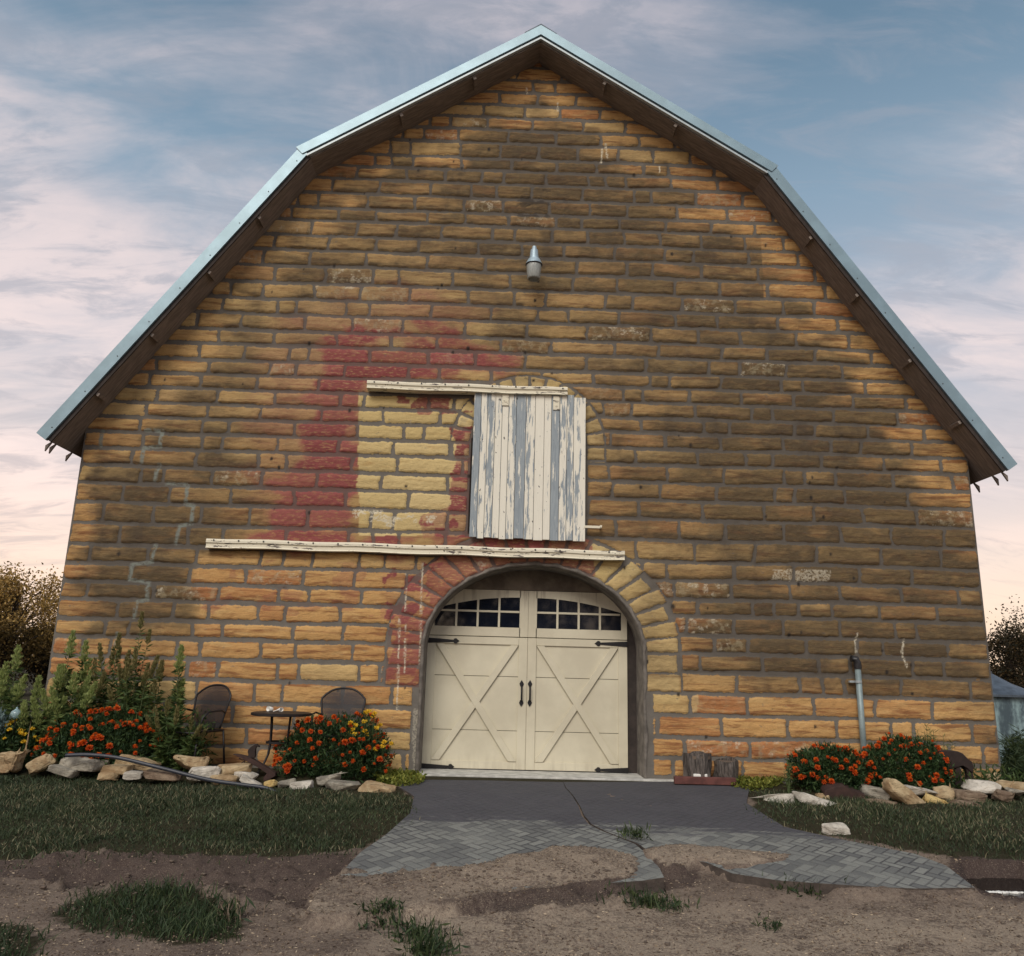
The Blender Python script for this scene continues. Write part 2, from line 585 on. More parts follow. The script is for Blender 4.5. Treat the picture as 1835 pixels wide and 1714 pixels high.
def m_drive(t):
    co = t.coord()
    z = t.sepc(t.attr('zone').outputs['Color'])
    seal, dust = z[0], z[1]
    # herringbone pattern pressed into the slab
    s = t.sep(t.map(co, (11.8, 11.8, 1), (0.3, 0.1, 0), (0, 0, R(45))))
    X, Y = s[0], s[1]
    i, j = t.m('FLOOR', X), t.m('FLOOR', Y)
    fx, fy = t.m('SUBTRACT', X, i), t.m('SUBTRACT', Y, j)
    m4 = t.m('FLOORED_MODULO', t.m('SUBTRACT', i, j), 4.0)
    hor = t.m('LESS_THAN', m4, 1.5)
    is1 = t.m('LESS_THAN', t.m('ABSOLUTE', t.m('SUBTRACT', m4, 1.0)), 0.5)
    is2 = t.m('LESS_THAN', t.m('ABSOLUTE', t.m('SUBTRACT', m4, 2.0)), 0.5)
    lx = t.m('ADD', fx, is1)
    ly = t.m('ADD', fy, is2)
    hx = t.m('MINIMUM', t.m('MINIMUM', lx, t.m('SUBTRACT', 2.0, lx)), t.m('MINIMUM', fy, t.m('SUBTRACT', 1.0, fy)))
    vx = t.m('MINIMUM', t.m('MINIMUM', ly, t.m('SUBTRACT', 2.0, ly)), t.m('MINIMUM', fx, t.m('SUBTRACT', 1.0, fx)))
    d = t.m('ADD', t.m('MULTIPLY', hor, hx), t.m('MULTIPLY', t.m('SUBTRACT', 1.0, hor), vx))
    brick = t.ss(t.m('ADD', d, t.m('MULTIPLY', t.m('SUBTRACT', t.noise(co, 26.0, 4.0, 0.7), 0.5), 0.16)), 0.02, 0.15)
    n = t.noise(co, 3.0, 7.0, 0.65)
    f = t.noise(co, 70.0, 4.0, 0.65)
    sealc = t.mix(n, (0.052, 0.052, 0.062), (0.105, 0.103, 0.116))
    conc = t.mix(n, (0.145, 0.15, 0.142), (0.30, 0.305, 0.28))
    sf = t.ss(t.m('ADD', seal, t.m('MULTIPLY', t.m('SUBTRACT', t.noise(t.map(co, (0.8, 3.6, 1)), 2.4, 7.0, 0.72), 0.5), 1.7)), 0.38, 0.62)
    col = t.mix(sf, conc, sealc)
    bf = t.m('MULTIPLY', t.m('SUBTRACT', 1.0, brick), t.m('SUBTRACT', t.m('MULTIPLY', t.ss(t.noise(co, 1.7, 4.0), 0.30, 0.62), 0.85), t.m('MULTIPLY', sf, 0.45), clamp=True))
    bt = t.noise(t.n('ShaderNodeCombineXYZ', {0: t.m('SUBTRACT', i, t.m('MULTIPLY', hor, is1)), 1: t.m('SUBTRACT', j, t.m('MULTIPLY', t.m('SUBTRACT', 1.0, hor), is2)), 2: 0.0}).outputs[0], 3.7, 0.0)
    col = t.mix(t.m('MULTIPLY', t.ss(bt, 0.35, 0.7), t.m('SUBTRACT', 0.62, t.m('MULTIPLY', sf, 0.3))), col, (0.075, 0.078, 0.085))
    col = t.mix(bf, col, (0.045, 0.045, 0.052))
    df = t.ss(t.m('ADD', dust, t.m('MULTIPLY', t.m('SUBTRACT', n, 0.5), 0.9)), 0.40, 0.62)
    col = t.mix(df, col, t.mix(f, (0.15, 0.11, 0.085), (0.33, 0.26, 0.19)))
    col = t.mix(t.m('MULTIPLY', t.ss(f, 0.35, 0.7), 0.35), col, t.mix(0.6, col, (0.03, 0.03, 0.03)))
    h = t.m('ADD', t.m('MULTIPLY', brick, t.m('SUBTRACT', 1.0, df)), t.m('MULTIPLY', f, 0.5))
    t.out(col, 0.88, normal=t.bump(h, 0.7, 0.008), spec=0.3)


def m_brick(t):
    co = t.coord('Object')
    s = t.sep(co)
    uv = t.n('ShaderNodeCombineXYZ', {0: t.m('ADD', s[0], s[1]), 1: s[2], 2: 0.0}).outputs[0]
    b = t.n('ShaderNodeTexBrick', {'Vector': uv, 'Color1': (0.20, 0.13, 0.065, 1), 'Color2': (0.30, 0.18, 0.08, 1), 'Mortar': (0.12, 0.10, 0.088, 1), 'Scale': 1.0,
                                   'Mortar Size': 0.02, 'Mortar Smooth': 0.3, 'Brick Width': 0.62, 'Row Height': 0.235})
    n = t.noise(t.map(co, (2, 2, 14)), 2.0, 6.0, 0.65)
    col = t.mix(t.m('MULTIPLY', n, 0.7), b.outputs[0], (0.10, 0.065, 0.04))
    h = t.m('ADD', t.m('MULTIPLY', t.m('SUBTRACT', 1.0, b.outputs[1]), 1.5), n)
    t.out(col, 0.92, normal=t.bump(h, 0.8, 0.03), spec=0.2)


def m_glass(t):
    co = t.coord()
    n = t.noise(t.map(co, (1, 1, 1)), 5.0, 3.0)
    col = t.mix(n, (0.004, 0.006, 0.012), (0.012, 0.016, 0.028))
    t.out(col, 0.04, spec=0.55)


def m_cream(t):
    co = t.coord()
    n = t.noise(co, 1.6, 6.0, 0.6)
    col = t.mix(t.ss(n, 0.35, 0.65), (0.55, 0.505, 0.385), (0.635, 0.59, 0.455))
    s = t.sep(co)
    dirt = t.noise(t.map(co, (14, 14, 1.2)), 1.0, 6.0, 0.6)
    top = t.m('MULTIPLY', t.ss(dirt, 0.50, 0.68), t.ss(s[2], 1.9, 2.4))
    low = t.m('MULTIPLY', t.ss(dirt, 0.46, 0.64), t.ss(s[2], 0.28, 0.02))
    col = t.mix(t.m('MULTIPLY', t.m('ADD', top, t.m('MULTIPLY', low, 0.25), clamp=True), 0.55), col, (0.16, 0.12, 0.085))
    fine = t.noise(t.map(co, (40, 40, 4)), 1.0, 4.0)
    t.out(col, 0.55, normal=t.bump(fine, 0.12, 0.003), spec=0.4)


def m_mesh(t):
    co = t.coord()
    a = t.n('ShaderNodeTexWave', {'Vector': co, 'Scale': 60.0}, wave_type='BANDS', bands_direction='X')
    b = t.n('ShaderNodeTexWave', {'Vector': co, 'Scale': 60.0}, wave_type='BANDS', bands_direction='Z')
    hole = t.m('MULTIPLY', t.m('GREATER_THAN', a.outputs[1], 0.52), t.m('GREATER_THAN', b.outputs[1], 0.52))
    p = t.n('ShaderNodeBsdfPrincipled', {'Base Color': (0.022, 0.018, 0.020, 1), 'Roughness': 0.6})
    tr = t.n('ShaderNodeBsdfTransparent')
    mx = t.n('ShaderNodeMixShader', {0: hole, 1: p.outputs[0], 2: tr.outputs[0]})
    t.n('ShaderNodeOutputMaterial', {0: mx.outputs[0]})


M = {}
M['wall'] = mat('limestone_wall', m_wall)
M['side'] = mat('side_stonework', m_brick)
M['mortar'] = mat('grey_mortar', m_simple((0.20, 0.178, 0.155), 0.9, var=0.5, scale=6, bump=0.5, bscale=40, dist=0.01))
M['roofmetal'] = mat('galvanised_steel', m_simple((0.26, 0.37, 0.43), 0.4, 0.35, var=0.18, scale=3, bump=0.05))
M['trimgap'] = mat('trim_shadow_gap', m_simple((0.045, 0.045, 0.05), 0.7))
M['trimpale'] = mat('pale_trim', m_simple((0.40, 0.45, 0.47), 0.45, 0.3, var=0.12))
M['soffit'] = mat('weathered_boards', m_simple((0.26, 0.215, 0.185), 0.85, var=0.4, scale=5, bump=0.4, bscale=30, dist=0.006, stretch=(1, 8, 1)))
M['darkwood'] = mat('dark_timber', m_simple((0.045, 0.034, 0.030), 0.85, var=0.4))
M['header'] = mat('brown_header', m_simple((0.20, 0.165, 0.125), 0.8, var=0.45, scale=5))  # mottled brown, darker than the cream door
M['cream'] = mat('cream_paint', m_cream)
M['glass'] = mat('dark_glass', m_glass)
M['iron'] = mat('black_iron', m_simple((0.018, 0.017, 0.019), 0.5, 0.3, var=0.3, bump=0.15))
M['peel'] = mat('peeling_planks', m_peel)
M['track'] = mat('peeling_track', m_track)
M['lampcap'] = mat('lamp_housing', m_simple((0.42, 0.54, 0.62), 0.45, 0.3, var=0.2, bump=0.1))
M['refr'] = mat('lamp_refractor', m_simple((0.36, 0.38, 0.36), 0.2, 0.0, var=0.3, scale=14, bump=0.4, bscale=24, dist=0.01, stretch=(8, 8, 1)))
M['pipe'] = mat('grey_conduit', m_simple((0.27, 0.34, 0.35), 0.5, 0.2, var=0.3, scale=5))
M['black'] = mat('black_plastic', m_simple((0.018, 0.018, 0.022), 0.45, var=0.3))
M['chairm'] = mat('chair_steel', m_simple((0.016, 0.014, 0.016), 0.5, 0.2, var=0.3))
M['mesh'] = mat('woven_mesh', m_mesh)
M['white'] = mat('white_glaze', m_simple((0.78, 0.77, 0.73), 0.35, var=0.1))
M['sill'] = mat('white_concrete', m_simple((0.58, 0.57, 0.53), 0.85, var=0.35, scale=7, bump=0.4))
M['slabside'] = mat('broken_slab_edge', m_simple((0.085, 0.066, 0.055), 0.95, var=0.4, scale=14, bump=0.6, dist=0.01))
M['rust'] = mat('rusted_steel', m_simple((0.060, 0.030, 0.024), 0.85, 0.1, var=0.45, scale=11, bump=0.4))
M['darkrust'] = mat('dark_rusted_steel', m_simple((0.030, 0.017, 0.014), 0.8, 0.1, var=0.4, scale=9, bump=0.3))
M['bark'] = mat('tree_bark', m_simple((0.065, 0.045, 0.033), 0.9, var=0.5, scale=10, bump=0.8, dist=0.02, stretch=(3, 3, 0.6)))
M['logbark'] = mat('log_bark', m_simple((0.165, 0.14, 0.125), 0.95, var=0.75, scale=26, bump=1.0, bscale=34, dist=0.02, stretch=(2.2, 2.2, 0.28)))
M['logend'] = mat('log_end', m_simple((0.16, 0.12, 0.09), 0.9, var=0.4))
M['redbrick'] = mat('red_edging', m_simple((0.14, 0.05, 0.042), 0.85, var=0.4, scale=9, bump=0.4))
M['stem'] = mat('green_stem', m_simple((0.075, 0.11, 0.035), 0.7))
M['leaf_m'] = mat('marigold_leaf', m_leaf([(0.016, 0.038, 0.015), (0.040, 0.082, 0.030), (0.085, 0.14, 0.048)]))
M['leaf_t'] = mat('tall_plant_leaf', m_leaf([(0.036, 0.066, 0.022), (0.085, 0.135, 0.042), (0.19, 0.245, 0.08)]))
M['spike'] = mat('pale_green_spike', m_leaf([(0.22, 0.29, 0.09), (0.38, 0.46, 0.16), (0.56, 0.60, 0.26)]))
M['spike2'] = mat('tan_green_spike', m_leaf([(0.16, 0.16, 0.06), (0.27, 0.25, 0.10), (0.40, 0.34, 0.16)]))
M['grey_leaf'] = mat('silver_leaf', m_leaf([(0.10, 0.15, 0.15), (0.22, 0.31, 0.31), (0.35, 0.46, 0.45)]))
M['lime'] = mat('lime_leaf', m_leaf([(0.10, 0.13, 0.02), (0.20, 0.23, 0.045), (0.33, 0.33, 0.07)]))
M['grass'] = mat('lawn_blades', m_leaf([(0.024, 0.036, 0.018), (0.048, 0.070, 0.033), (0.095, 0.120, 0.060), (0.24, 0.215, 0.13)], 0.25))
M['weed'] = mat('weed_leaf', m_leaf([(0.022, 0.040, 0.018), (0.042, 0.068, 0.028), (0.085, 0.11, 0.045)], 0.25))
M['strawm'] = mat('straw_bits', m_leaf([(0.08, 0.055, 0.042), (0.22, 0.165, 0.12), (0.48, 0.385, 0.275)], 0.05))
M['gold'] = mat('backlit_gold_leaf', m_leaf([(0.030, 0.028, 0.014), (0.20, 0.13, 0.042), (0.66, 0.43, 0.14)], 0.45))  # gold end of the ramp stands in for backlight
M['dkleaf'] = mat('dark_tree_leaf', m_leaf([(0.020, 0.022, 0.012), (0.045, 0.036, 0.018), (0.12, 0.075, 0.03)], 0.4))
M['orange'] = mat('marigold_petal', m_leaf([(0.34, 0.028, 0.008), (0.60, 0.080, 0.013), (0.84, 0.22, 0.025)], 0.25))
M['yellow'] = mat('yellow_petal', m_leaf([(0.50, 0.26, 0.012), (0.72, 0.46, 0.025), (0.85, 0.62, 0.06)], 0.25))
M['ground'] = mat('yard_dirt', m_ground)
M['drive'] = mat('stamped_slab', m_drive)
M['tin'] = mat('peeling_tin', m_simple((0.30, 0.42, 0.44), 0.6, 0.2, scale=3.0, bump=0.2, stretch=(2, 2, 0.5), col2=(0.06, 0.09, 0.11)))
M['tinroof'] = mat('dull_tin_roof', m_simple((0.11, 0.14, 0.18), 0.6, 0.2, var=0.5, scale=3))
M['clod'] = mat('dirt_clod', m_simple((0.175, 0.132, 0.103), 0.95, var=0.5, scale=9, bump=0.6, dist=0.01))
M['hose'] = mat('black_poly_pipe', m_simple((0.035, 0.04, 0.055), 0.45, var=0.3))


def m_water(t):
    co = t.coord()
    n = t.noise(co, 9.0, 3.0)
    t.out((0.006, 0.006, 0.006), 0.12, normal=t.bump(n, 0.25, 0.01), spec=0.35)


M['water'] = mat('muddy_water', m_water)


def m_cglass(t):
    t.out((0.55, 0.75, 0.80), 0.05, spec=0.9, **{'Transmission Weight': 0.6, 'IOR': 1.4})


M['cglass'] = mat('clear_glass', m_cglass)
ROCKS = {'tan': mat('tan_rock', m_rock((0.30, 0.205, 0.115), (0.46, 0.36, 0.22))),
         'grey': mat('grey_rock', m_rock((0.17, 0.155, 0.13), (0.36, 0.33, 0.27))),
         'pale': mat('pale_rock', m_rock((0.38, 0.35, 0.30), (0.60, 0.56, 0.49))),
         'gold': mat('golden_rock', m_rock((0.42, 0.28, 0.10), (0.56, 0.43, 0.20))),
         'brown': mat('brown_rock', m_rock((0.15, 0.105, 0.075), (0.25, 0.19, 0.135)))}
#%%PART2
# ------------------------------------------------------------------ ground
def gpoly(pts, lift=0.0):
    return [tuple(on_ground(a, b, lift)[:2]) for a, b in pts]


LAWN_L = gpoly([(-900, 1372), (-300, 1384), (200, 1396), (480, 1412), (640, 1418), (738, 1426), (752, 1450), (742, 1470), (700, 1492), (655, 1518), (600, 1531), (520, 1536), (420, 1534), (300, 1535), (180, 1531), (0, 1540), (-300, 1552), (-900, 1565)])
LAWN_R = gpoly([(1322, 1412), (1352, 1440), (1368, 1468), (1420, 1488), (1500, 1500), (1600, 1518), (1700, 1535), (1800, 1540), (1900, 1546), (2500, 1560), (2500, 1400), (1835, 1412), (1500, 1420)])
PATCH = gpoly([(95, 1640), (140, 1612), (215, 1603), (300, 1592), (360, 1606), (410, 1625), (432, 1655), (420, 1685), (330, 1694), (240, 1680), (140, 1662)])
CORNER = gpoly([(-300, 1640), (-60, 1640), (30, 1655), (75, 1685), (90, 1740), (-300, 1800)])
BED_L = gpoly([(-900, 1352), (-900, 1372), (-300, 1384), (200, 1396), (480, 1412), (715, 1424), (735, 1400), (690, 1396)])
PUDDLE = gpoly([(1742, 1592), (1722, 1560), (1728, 1545), (1790, 1543), (1900, 1552), (2300, 1570), (2300, 1650), (1900, 1622), (1835, 1607), (1790, 1600)])


DUST = [[(590, 1568), (640, 1566), (700, 1561), (830, 1553), (900, 1536), (985, 1512), (1060, 1516), (1125, 1526), (1148, 1550), (1136, 1577), (1082, 1586), (985, 1600), (900, 1612), (840, 1622), (760, 1634), (650, 1645), (560, 1652), (540, 1640), (560, 1600)],
        [(1150, 1518), (1200, 1508), (1260, 1513), (1330, 1518), (1420, 1532), (1400, 1545), (1335, 1558), (1300, 1560), (1262, 1544), (1225, 1556), (1196, 1560), (1166, 1546)]]


def ground_z(x, y, detail=True):
    x = np.asarray(x, float)
    y = np.asarray(y, float)
    z = base_ground(x, y)
    pz = inpoly(x, y, PUDDLE)
    cx, cy = np.mean(PUDDLE, 0)
    if detail:
        P = np.stack([x, y, z], -1)
        ok = (P - CAM) @ CF > 1.0
        px, py = project(np.where(ok[..., None], P, np.array([0, -3.0, -.3])))
        px = np.where(ok, px, -9999)
        lx, ly = project(np.where(ok[..., None], P + np.array([0, 0, .062]), np.array([0, -3.0, -.3])))
        dirt = ~(inpoly(x, y, LAWN_L) | inpoly(x, y, LAWN_R)) & (y < -0.8)
        moist = np.exp(-(segdist(px, py, [(100, 1560), (400, 1575), (640, 1592), (900, 1590), (1120, 1600)]) / 42.0) ** 2)
        rut = np.exp(-(segdist(px, py, [(120, 1566), (330, 1574), (480, 1590), (640, 1603), (800, 1596), (980, 1572)]) / 15.0) ** 2)
        rut2 = np.exp(-(segdist(px, py, [(560, 1642), (680, 1636), (780, 1624), (900, 1610), (1010, 1600), (1190, 1586)]) / 9.0) ** 2)
        berm = np.exp(-(segdist(px, py, [(600, 1622), (740, 1612), (880, 1585), (1040, 1545), (1120, 1538)]) / 14.0) ** 2)
        n1 = fbm(x * 2.2, y * 2.2, 3, 4) - 0.5
        n2 = fbm(x * 9, y * 9, 5, 3) - 0.5
        dz = -0.095 * rut - 0.06 * rut2 + 0.035 * berm + n1 * 0.050 + n2 * 0.022 + 0.03 * np.sin(px * 0.006 + py * 0.09) * moist
        lump = np.maximum(fbm(x * 15, y * 15, 9, 3) - 0.50, 0) * 0.30 * moist
        fade = sstep(y, -0.5, -1.2) * sstep(np.abs(x), 9, 7.5)
        z = z + np.where(dirt, dz + lump, n1 * 0.05) * fade
    if detail:
        z = z + 0.060 * np.exp(-(segdist(px, py, [(1500, 1600), (1560, 1603), (1640, 1605), (1742, 1604)]) / 13.0) ** 2)
        top = base_ground(x, y) + 0.012 + 0.050 * sstep(py, 1430, 1575)
        nearlip = sstep(ly - np.interp(lx, [600, 860, 985, 1130], [1600, 1590, 1578, 1560]), -14, 0)
        ax_, ay_ = lx + 46 * (fbm(x * 3, y * 3, 45, 4) - .5) * (1 - nearlip), ly + 16 * (fbm(x * 4, y * 4, 47, 4) - .5) * (1 - nearlip)
        for di, D in enumerate(DUST):
            ins = inpoly(ax_, ay_, D)
            e = np.clip(segdist(ax_, ay_, D + D[:1]) / np.where(nearlip > 0.5, 4.0, 16.0), 0, 1)
            z = np.where(ins, np.maximum(z, top - 0.004 + 0.030 * e + 0.03 * n1 + 0.045 * n2 * e - 0.02 * rut2), z)
    d = np.exp(-(((x - cx) / 1.4) ** 2 + ((y - cy) / 0.42) ** 2))
    z = np.where(pz, np.minimum(z, -0.43 + 0.02 * vnoise(x * 6, y * 6, 3)), z)
    # the flower beds are heaped up a little behind their stone edging
    bed = sstep(y, -1.0, -0.7) * sstep(y, 0.0, -0.25) * (sstep(x, -1.45, -1.9) + sstep(x, 3.0, 3.4))
    return z + 0.06 * bed


def grow(a, n, f=1.28):
    out, s = [], 0.06
    v = a
    for _ in range(n):
        s *= f
        v = v + s
        out.append(v)
    return np.array(out)


xs = np.concatenate([-grow(7.6, 36)[::-1], np.arange(-7.6, 7.61, 0.045), grow(7.6, 36)])
ys = np.concatenate([-grow(6.6, 36)[::-1], np.arange(-6.6, 0.4, 0.036), 0.4 + grow(0, 38)])
GX, GY = np.meshgrid(xs, ys)
GZ = ground_z(GX, GY)
far = np.hypot(GX, GY)
GZ = GZ - np.where(far > 60, (far - 60) * 0.004, 0)
zone = np.zeros((GX.size, 4), np.float32)
fx, fy = GX.ravel(), GY.ravel()
P3 = np.stack([fx, fy, base_ground(fx, fy)], -1)
okc = (P3 - CAM) @ CF > 1.0
qx, qy = project(np.where(okc[:, None], P3, np.array([0, -3.0, -.3])))
wob = 0.16 * (fbm(fx * 3, fy * 3, 21, 4) - 0.5)
gr = inpoly(fx + wob, fy + wob, LAWN_L) | inpoly(fx + wob, fy - wob, LAWN_R) | inpoly(fx + wob, fy + wob, BED_L) | inpoly(fx + wob, fy + wob, PATCH) | inpoly(fx + wob, fy + wob, CORNER) | (fy > -0.95) | (np.abs(fx) > 12)
zone[:, 0] = gr
moistpoly = [(-200, 1535), (250, 1534), (620, 1533), (640, 1560), (860, 1556), (1010, 1540), (1120, 1560), (1250, 1560), (1250, 1592), (1080, 1622), (860, 1642), (700, 1646), (560, 1630), (380, 1596), (200, 1578), (-200, 1570)]
wx, wy = 40 * (fbm(fx * 2, fy * 2, 31, 4) - 0.5), 22 * (fbm(fx * 2, fy * 2, 37, 4) - 0.5)
zone[:, 1] = np.where(okc, inpoly(qx + wx, qy + wy, moistpoly) * 0.9, 0)
zone[:, 1] = np.maximum(zone[:, 1], np.where(okc, np.exp(-(segdist(qx, qy, [(1740, 1560), (1835, 1580), (2300, 1600)]) / 34.0) ** 2), 0))
zone[:, 2] = np.where(okc, np.clip(0.35 + 0.65 * sstep(qy, 1600, 1660) * sstep(qx, 500, 800), 0, 1), 0.4)
for D in DUST:
    dm = np.where(okc, inpoly(qx, qy - 9, D), 0)
    zone[:, 1] = np.where(dm > 0, zone[:, 1] * 0.35 * sstep(qx, 1000, 700), zone[:, 1])
    zone[:, 2] = np.where(dm > 0, 0.9, zone[:, 2])
_pc = np.mean(PUDDLE, 0)
zone[:, 1] = np.maximum(zone[:, 1], inpoly(fx + wob * 0.6, fy + wob * 0.6, [tuple(_pc + (np.array(q) - _pc) * np.array([1.06, 1.5])) for q in PUDDLE]))
zone[:, 3] = 1
ny, nx = GX.shape
ii = np.arange(ny * nx).reshape(ny, nx)
gf = np.stack([ii[:-1, :-1], ii[:-1, 1:], ii[1:, 1:], ii[1:, :-1]], -1).reshape(-1, 4)
g = nmesh('ground', np.stack([fx, fy, GZ.ravel()], -1), gf, M['ground'], attrs={'zone': zone}, smooth=True)
tag(g, 'brown rutted dirt yard sloping up to the barn', kind='structure')

# driveway: two broken slabs either side of a crack
CRACK = [(1009, 1402), (1013, 1412), (1028, 1430), (1037, 1446), (1042, 1462), (1055, 1478), (1080, 1491), (1106, 1501), (1138, 1514), (1166, 1538), (1182, 1557), (1190, 1573)]
CRGAP = [0.5, 1.5, 2, 3, 5, 5, 5, 3, 6, 12, 20, 30]
SLAB_L = [(690, 1397), (850, 1399)] + CRACK + [(1150, 1579), (1085, 1583), (1000, 1594), (930, 1603), (890, 1596), (860, 1580), (720, 1576), (612, 1572), (611, 1563), (648, 1527), (690, 1498), (735, 1458), (742, 1428)]
SLAB_R = [(a + g_, b - 0.4) for (a, b), g_ in zip(CRACK[:-2], CRGAP)][::-1]
SLAB_R = SLAB_R + [(1200, 1401), (1345, 1404), (1338, 1440), (1405, 1482), (1500, 1503), (1640, 1531), (1695, 1552), (1747, 1591), (1640, 1593), (1560, 1590), (1480, 1585), (1395, 1579), (1312, 1566), (1266, 1547), (1225, 1540)]


def slab(poly, name, label, dustpoly):
    pts = [on_ground(a, b, 0.012 + 0.050 * float(sstep(b, 1430, 1575)))[:2] for a, b in poly]
    bm = bmesh.new()
    f = bm.faces.new([bm.verts.new((p[0], p[1], 0)) for p in pts])
    bmesh.ops.triangulate(bm, faces=[f])
    lo = np.min(pts, 0)
    hi = np.max(pts, 0)
    for ax in (0, 1):
        step = 0.11
        for v in np.arange(lo[ax] + step, hi[ax], step):
            co = [0, 0, 0]
            no = [0, 0, 0]
            co[ax] = float(v)
            no[ax] = 1
            bmesh.ops.bisect_plane(bm, geom=list(bm.verts) + list(bm.edges) + list(bm.faces), plane_co=co, plane_no=no)
    for v in bm.verts:
        b0 = float(base_ground(v.co.x, v.co.y))
        _, py = project(np.array([v.co.x, v.co.y, b0]))
        v.co.z = b0 + 0.012 + 0.050 * float(sstep(py, 1430, 1575)) + 0.012 * (float(fbm(v.co.x * 1.3, v.co.y * 1.3, 8, 2)) - .5)
    r = bmesh.ops.extrude_face_region(bm, geom=list(bm.faces))
    top = [x for x in bm.faces if x not in set(q for q in r['geom'] if isinstance(q, bmesh.types.BMFace))]
    newv = [q for q in r['geom'] if isinstance(q, bmesh.types.BMVert)]
    for v in newv:
        v.co.z -= 0.14
    bmesh.ops.recalc_face_normals(bm, faces=bm.faces)
    bm.normal_update()
    for fc in bm.faces:
        fc.material_index = 0 if fc.normal.z > 0.5 else 1
    me = bpy.data.meshes.new(name)
    bm.to_mesh(me)
    bm.free()
    me.materials.append(M['drive'])
    me.materials.append(M['slabside'])
    vv = np.zeros(len(me.vertices) * 3, np.float32)
    me.vertices.foreach_get('co', vv)
    vv = vv.reshape(-1, 3)
    px, py = project(vv)
    z = np.zeros((len(vv), 4), np.float32)
    z[:, 0] = 1 - sstep(py - np.maximum(px - 900, 0) * 0.05, 1440, 1505)
    ins = np.zeros(len(vv))
    for poly2 in dustpoly:
        ins = np.maximum(ins, inpoly(px, py, poly2))
    z[:, 1] = ins * 0.0 + 0.30 * sstep(py, 1470, 1540)
    z[:, 3] = 1
    a = me.attributes.new('zone', 'FLOAT_COLOR', 'POINT')
    a.data.foreach_set('color', z.ravel())
    o = bpy.data.objects.new(name, me)
    link(o)
    return tag(o, label, kind='structure')


slab(SLAB_L, 'driveway', 'cracked dark driveway slab with herringbone stamping', [[(560, 1566), (700, 1560), (830, 1552), (900, 1535), (985, 1514), (1110, 1526), (1140, 1545), (1140, 1640), (560, 1680)]])
slab(SLAB_R, 'driveway', 'right half of the cracked driveway slab', [[(1130, 1503), (1300, 1510), (1480, 1525), (1420, 1545), (1330, 1558), (1240, 1565), (1150, 1560)]])

WL = -0.385
bm = bmesh.new()
bm.faces.new([bm.verts.new((x, y, WL)) for x, y in gpoly([(1730, 1612), (1705, 1530), (1800, 1530), (1900, 1540), (2400, 1556), (2400, 1670), (1900, 1640), (1835, 1626)])])
o = bobj('water', bm, M['water'])
tag(o, 'dark muddy puddle beside the broken slab', kind='structure')

bm = bmesh.new()
rs0 = random.Random(9)
for i in range(70):
    u = rs0.random() ** 1.6
    q = on_ground(1752 + 110 * u, 1590 - 3 * u + rs0.uniform(-2.2, 2.2), 0.0)
    r0 = rs0.uniform(0.006, 0.020) * (1.2 - 0.6 * u)
    m0 = Matrix.Translation((q[0], q[1] + 0.03, WL + r0 * 0.3)) @ Matrix.Rotation(rs0.uniform(-.5, .5), 4, 'Z') @ Matrix.Diagonal((rs0.uniform(1.2, 3.0), 1.0, 0.7, 1))
    bmesh.ops.create_icosphere(bm, subdivisions=1, radius=r0, matrix=m0)
tag(bobj('water_foam', bm, M['white'], smooth=True), 'white foam and ripples running across the muddy puddle', kind='stuff')

# ------------------------------------------------------------------ barn
barn = thing('stone_barn', 'large stone barn with gambrel roof, arched door and peeling loft shutter', 'barn')
APX, KNK, EAV = (0.0, 10.55), (3.36, 8.38), (6.35, 4.07)
UL = math.hypot(KNK[0] - APX[0], KNK[1] - APX[1])
LL = math.hypot(EAV[0] - KNK[0], EAV[1] - KNK[1])
UD = ((KNK[0] - APX[0]) / UL, (KNK[1] - APX[1]) / UL)
LD = ((EAV[0] - KNK[0]) / LL, (EAV[1] - KNK[1]) / LL)
UN = (UD[1], -UD[0])     # inward
LN = (LD[1], -LD[0])


def zroof(x, d):
    x = np.abs(x)
    return np.minimum(APX[1] + UD[1] / UD[0] * x - d / UD[0], KNK[1] + LD[1] / LD[0] * (x - KNK[0]) - d / LD[0])


def prof(d):
    """half roof profile set in by d"""
    a = (0.0, APX[1] - d / UD[0])
    su, sl = UD[1] / UD[0], LD[1] / LD[0]
    cu, cl_ = APX[1] - d / UD[0], KNK[1] - sl * KNK[0] - d / LD[0]
    kx = (cl_ - cu) / (su - sl)
    kk = (kx, cu + su * kx)
    e = (EAV[0] + LN[0] * d, EAV[1] + LN[1] * d)
    return [a, kk, e]


DX, DA, DS, DB = 0.098, 1.40, 1.52, 1.085       # doorway: centre, half width, spring line, rise
WX, WA, WS, WB = -0.03, 0.775, 4.25, 0.72       # loft opening (a shallow recess behind the shutter)

COURSES = [0.017, 0.254, 0.5, 0.769, 1.042, 1.298, 1.542, 1.768, 2.014, 2.23, 2.474, 2.716, 2.999, 3.276, 3.534, 3.776, 4.021, 4.245, 4.468, 4.679, 4.9, 5.114, 5.325, 5.564, 5.783, 6.033, 6.266,
           6.522, 6.789, 7.039, 7.274, 7.52, 7.725, 7.972, 8.214, 8.435, 8.64, 8.901, 9.13, 9.344, 9.564, 9.793, 10.012, 10.244, 10.46, 10.7]
COURSES = np.array([-0.24] + COURSES)


